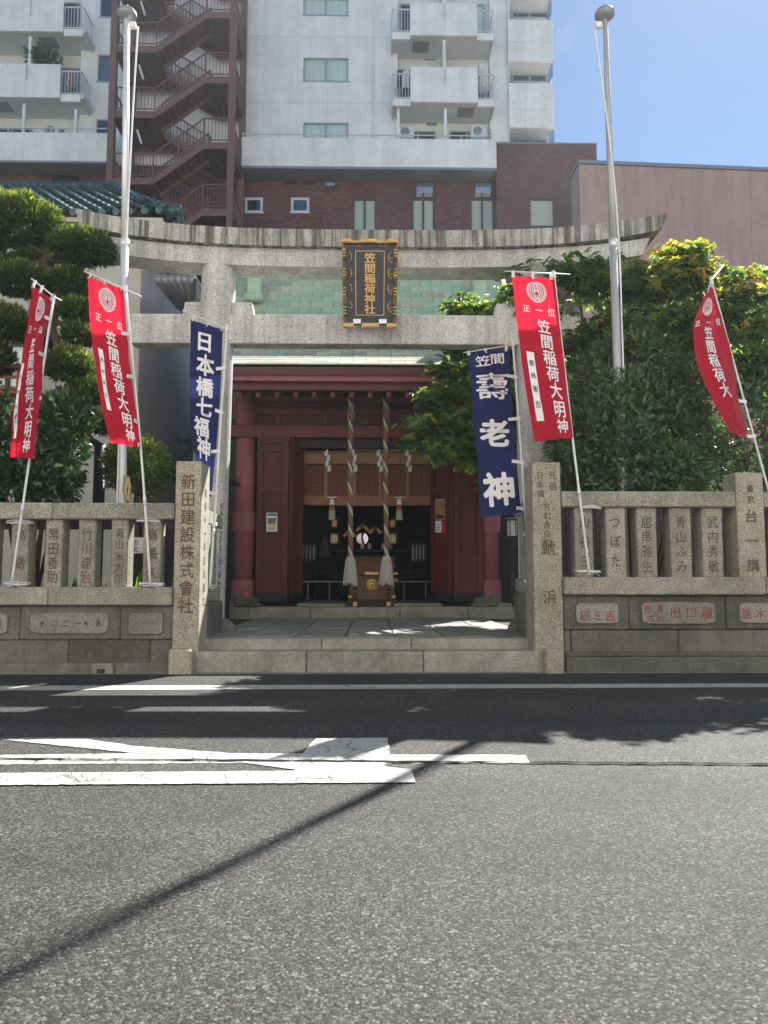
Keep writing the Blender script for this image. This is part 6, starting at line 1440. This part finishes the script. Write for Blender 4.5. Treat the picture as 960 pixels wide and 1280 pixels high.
leaf_mesh('foliage', P2[~G2],A2[~G2],N2[~G2],L2[~G2],L2[~G2]*.30,T2[~G2],M['maple'],mp,5); leaf_mesh('turning_foliage', P2[G2],A2[G2],N2[G2],L2[G2]*1.15,L2[G2]*.36,T2[G2],M['maple_gold'],mp,5)
crotch = base + Vector((-.15,-.1,1.7)); MB().tube([base, base+Vector((-.05,0,.8)), crotch], [.13,.11,.09], 12).build('trunk', M['bark'], mp, smooth=True)
for (px,py,Y,rx,ry) in spec:
    e_ = P(px,py,Y); m_ = crotch.lerp(e_,.55)+Vector((0,.05,.22)); MB().tube(catmull([crotch, crotch.lerp(m_,.5)+Vector((random.uniform(-.1,.1),0,.05)), m_, e_],10), [.06-.05*i/10 for i in range(11)], 7).build('limb', M['bark'], mp, smooth=True)
# ---- leafy plants at the foot of the left fence, seen between the balusters
def blades(label, px, Y, n, h, tint, mat='grass'):
    t = thing('leafy_plant', label, 'plant', (PX(px,Y), Y, .3), 'blade leaved plants behind the left fence'); x0 = PX(px,Y)
    for k in range(n):
        a = random.uniform(0,2*math.pi); l = h*random.uniform(.6,1.1); lean = random.uniform(.1,.5); w = random.uniform(.018,.034); mb = MB(); pts = []
        dx, dy = math.cos(a), math.sin(a); prev = None
        for i in range(7):
            f = i/6; c = Vector((x0+random.uniform(-.004,.004)+dx*(.04+lean*l*f*f), Y+dy*(.04+lean*l*f*f), .3+l*(f-.25*lean*f*f))); ww = w*math.sin(math.pi*min(.98,f*.85+.14)); s = Vector((-dy,dx,0))*ww
            cur = (c-s, c+s)
            if prev: mb.poly([prev[0],prev[1],cur[1],cur[0]])
            prev = cur
        o = mb.build('leaf', M[mat], t, smooth=True); at = o.data.attributes.new('tint','FLOAT','POINT'); at.data.foreach_set('value', [tint*random.uniform(.5,1.3)]*len(o.data.vertices))
for px, Y, n, h, tint, lab in ((88,9.0,26,.75,.25,'dark blade leaved plant behind the fence, leftmost of the clump'),(131,8.95,34,.85,.75,'bright green blade leaved plant between the third and fourth balusters'),(169,9.0,34,.85,.85,'bright green blade leaved plant between the fourth and fifth balusters'),(212,9.1,22,.7,.4,'small blade leaved plant beside the gate pillar'),(45,9.0,20,.7,.2,'shaded blade leaved plant behind the first balusters')):
    blades(lab, px, Y, n, h, tint)
# ---- potted shrub on the upper left balcony
shrub('balcony_shrub', 'green shrub growing over the upper left apartment balcony panel', 'shrub', (P(55,88,32.2).x, 32.2, PZ(88,32.2)), [el(52,70,32.2,16,11,.4), el(66,73,32.2,10,8,.35), el(42,72,32.2,10,9,.35), el(53,62,32.2,6,7,.25)], M['bush'], 420, .22, .07, stems=6, tintb=.4, lj=.8)
# ---- fallen leaves at the kerb
me = None
for k, (px, py, m) in enumerate(((856,835.5,'gold'),(267,836,'gold'),(330,839,'tan'),(402,838,'tan'),(309,878,'dark'),(345,838.5,'tan'),(720,838,'dark'))):
    c = G(px, py, .012); mb = MB(); a = random.uniform(0,6); u = Vector((math.cos(a),math.sin(a),.15)); v = Vector((-math.sin(a),math.cos(a),.1)); L = .045
    mb.add([c-u*L, c+v*L*.45+Vector((0,0,.012)), c+u*L*1.1+Vector((0,0,.02)), c-v*L*.45+Vector((0,0,.014))], [(0,1,2),(0,2,3)])
    o = mb.build('fallen_leaf', {'gold':M['p_yel'],'tan':M['straw'],'dark':M['dark_wood']}[m])
    if k == 0: o.data.materials[0] = plain('orange_leaf', (.45,.16,.05), .7)
    if k == 1: o.data.materials[0] = plain('rust_leaf', (.38,.10,.04), .7)
    tag(o, ['orange dry leaf lying at the foot of the right wall','rust coloured leaf at the foot of the front step','pale leaf on the road before the left step block','pale leaf on the road before the middle step block','dark leaf on the shaded road beyond the white line','second pale leaf before the left step block','dark leaf at the foot of the right corner stone'][k], 'leaf', 'fallen leaves along the kerb')

# ------------------------------------------------------------------ summer air, glowing slightly towards the sun
HZ = bpy.data.materials.new('haze'); HZ.use_nodes = True; _t = HZ.node_tree; _t.nodes.clear()
_o = _t.nodes.new('ShaderNodeOutputMaterial'); _v = _t.nodes.new('ShaderNodeVolumePrincipled'); _v.inputs['Color'].default_value = (.80,.90,1,1); _v.inputs['Density'].default_value = .0008; _v.inputs['Anisotropy'].default_value = .3
_t.links.new(_v.outputs[0], _o.inputs['Volume'])
b = MB(); b.box(-68, 68, -40, 68, -1.0, 33.5); h = b.build('haze', HZ, kind='stuff')
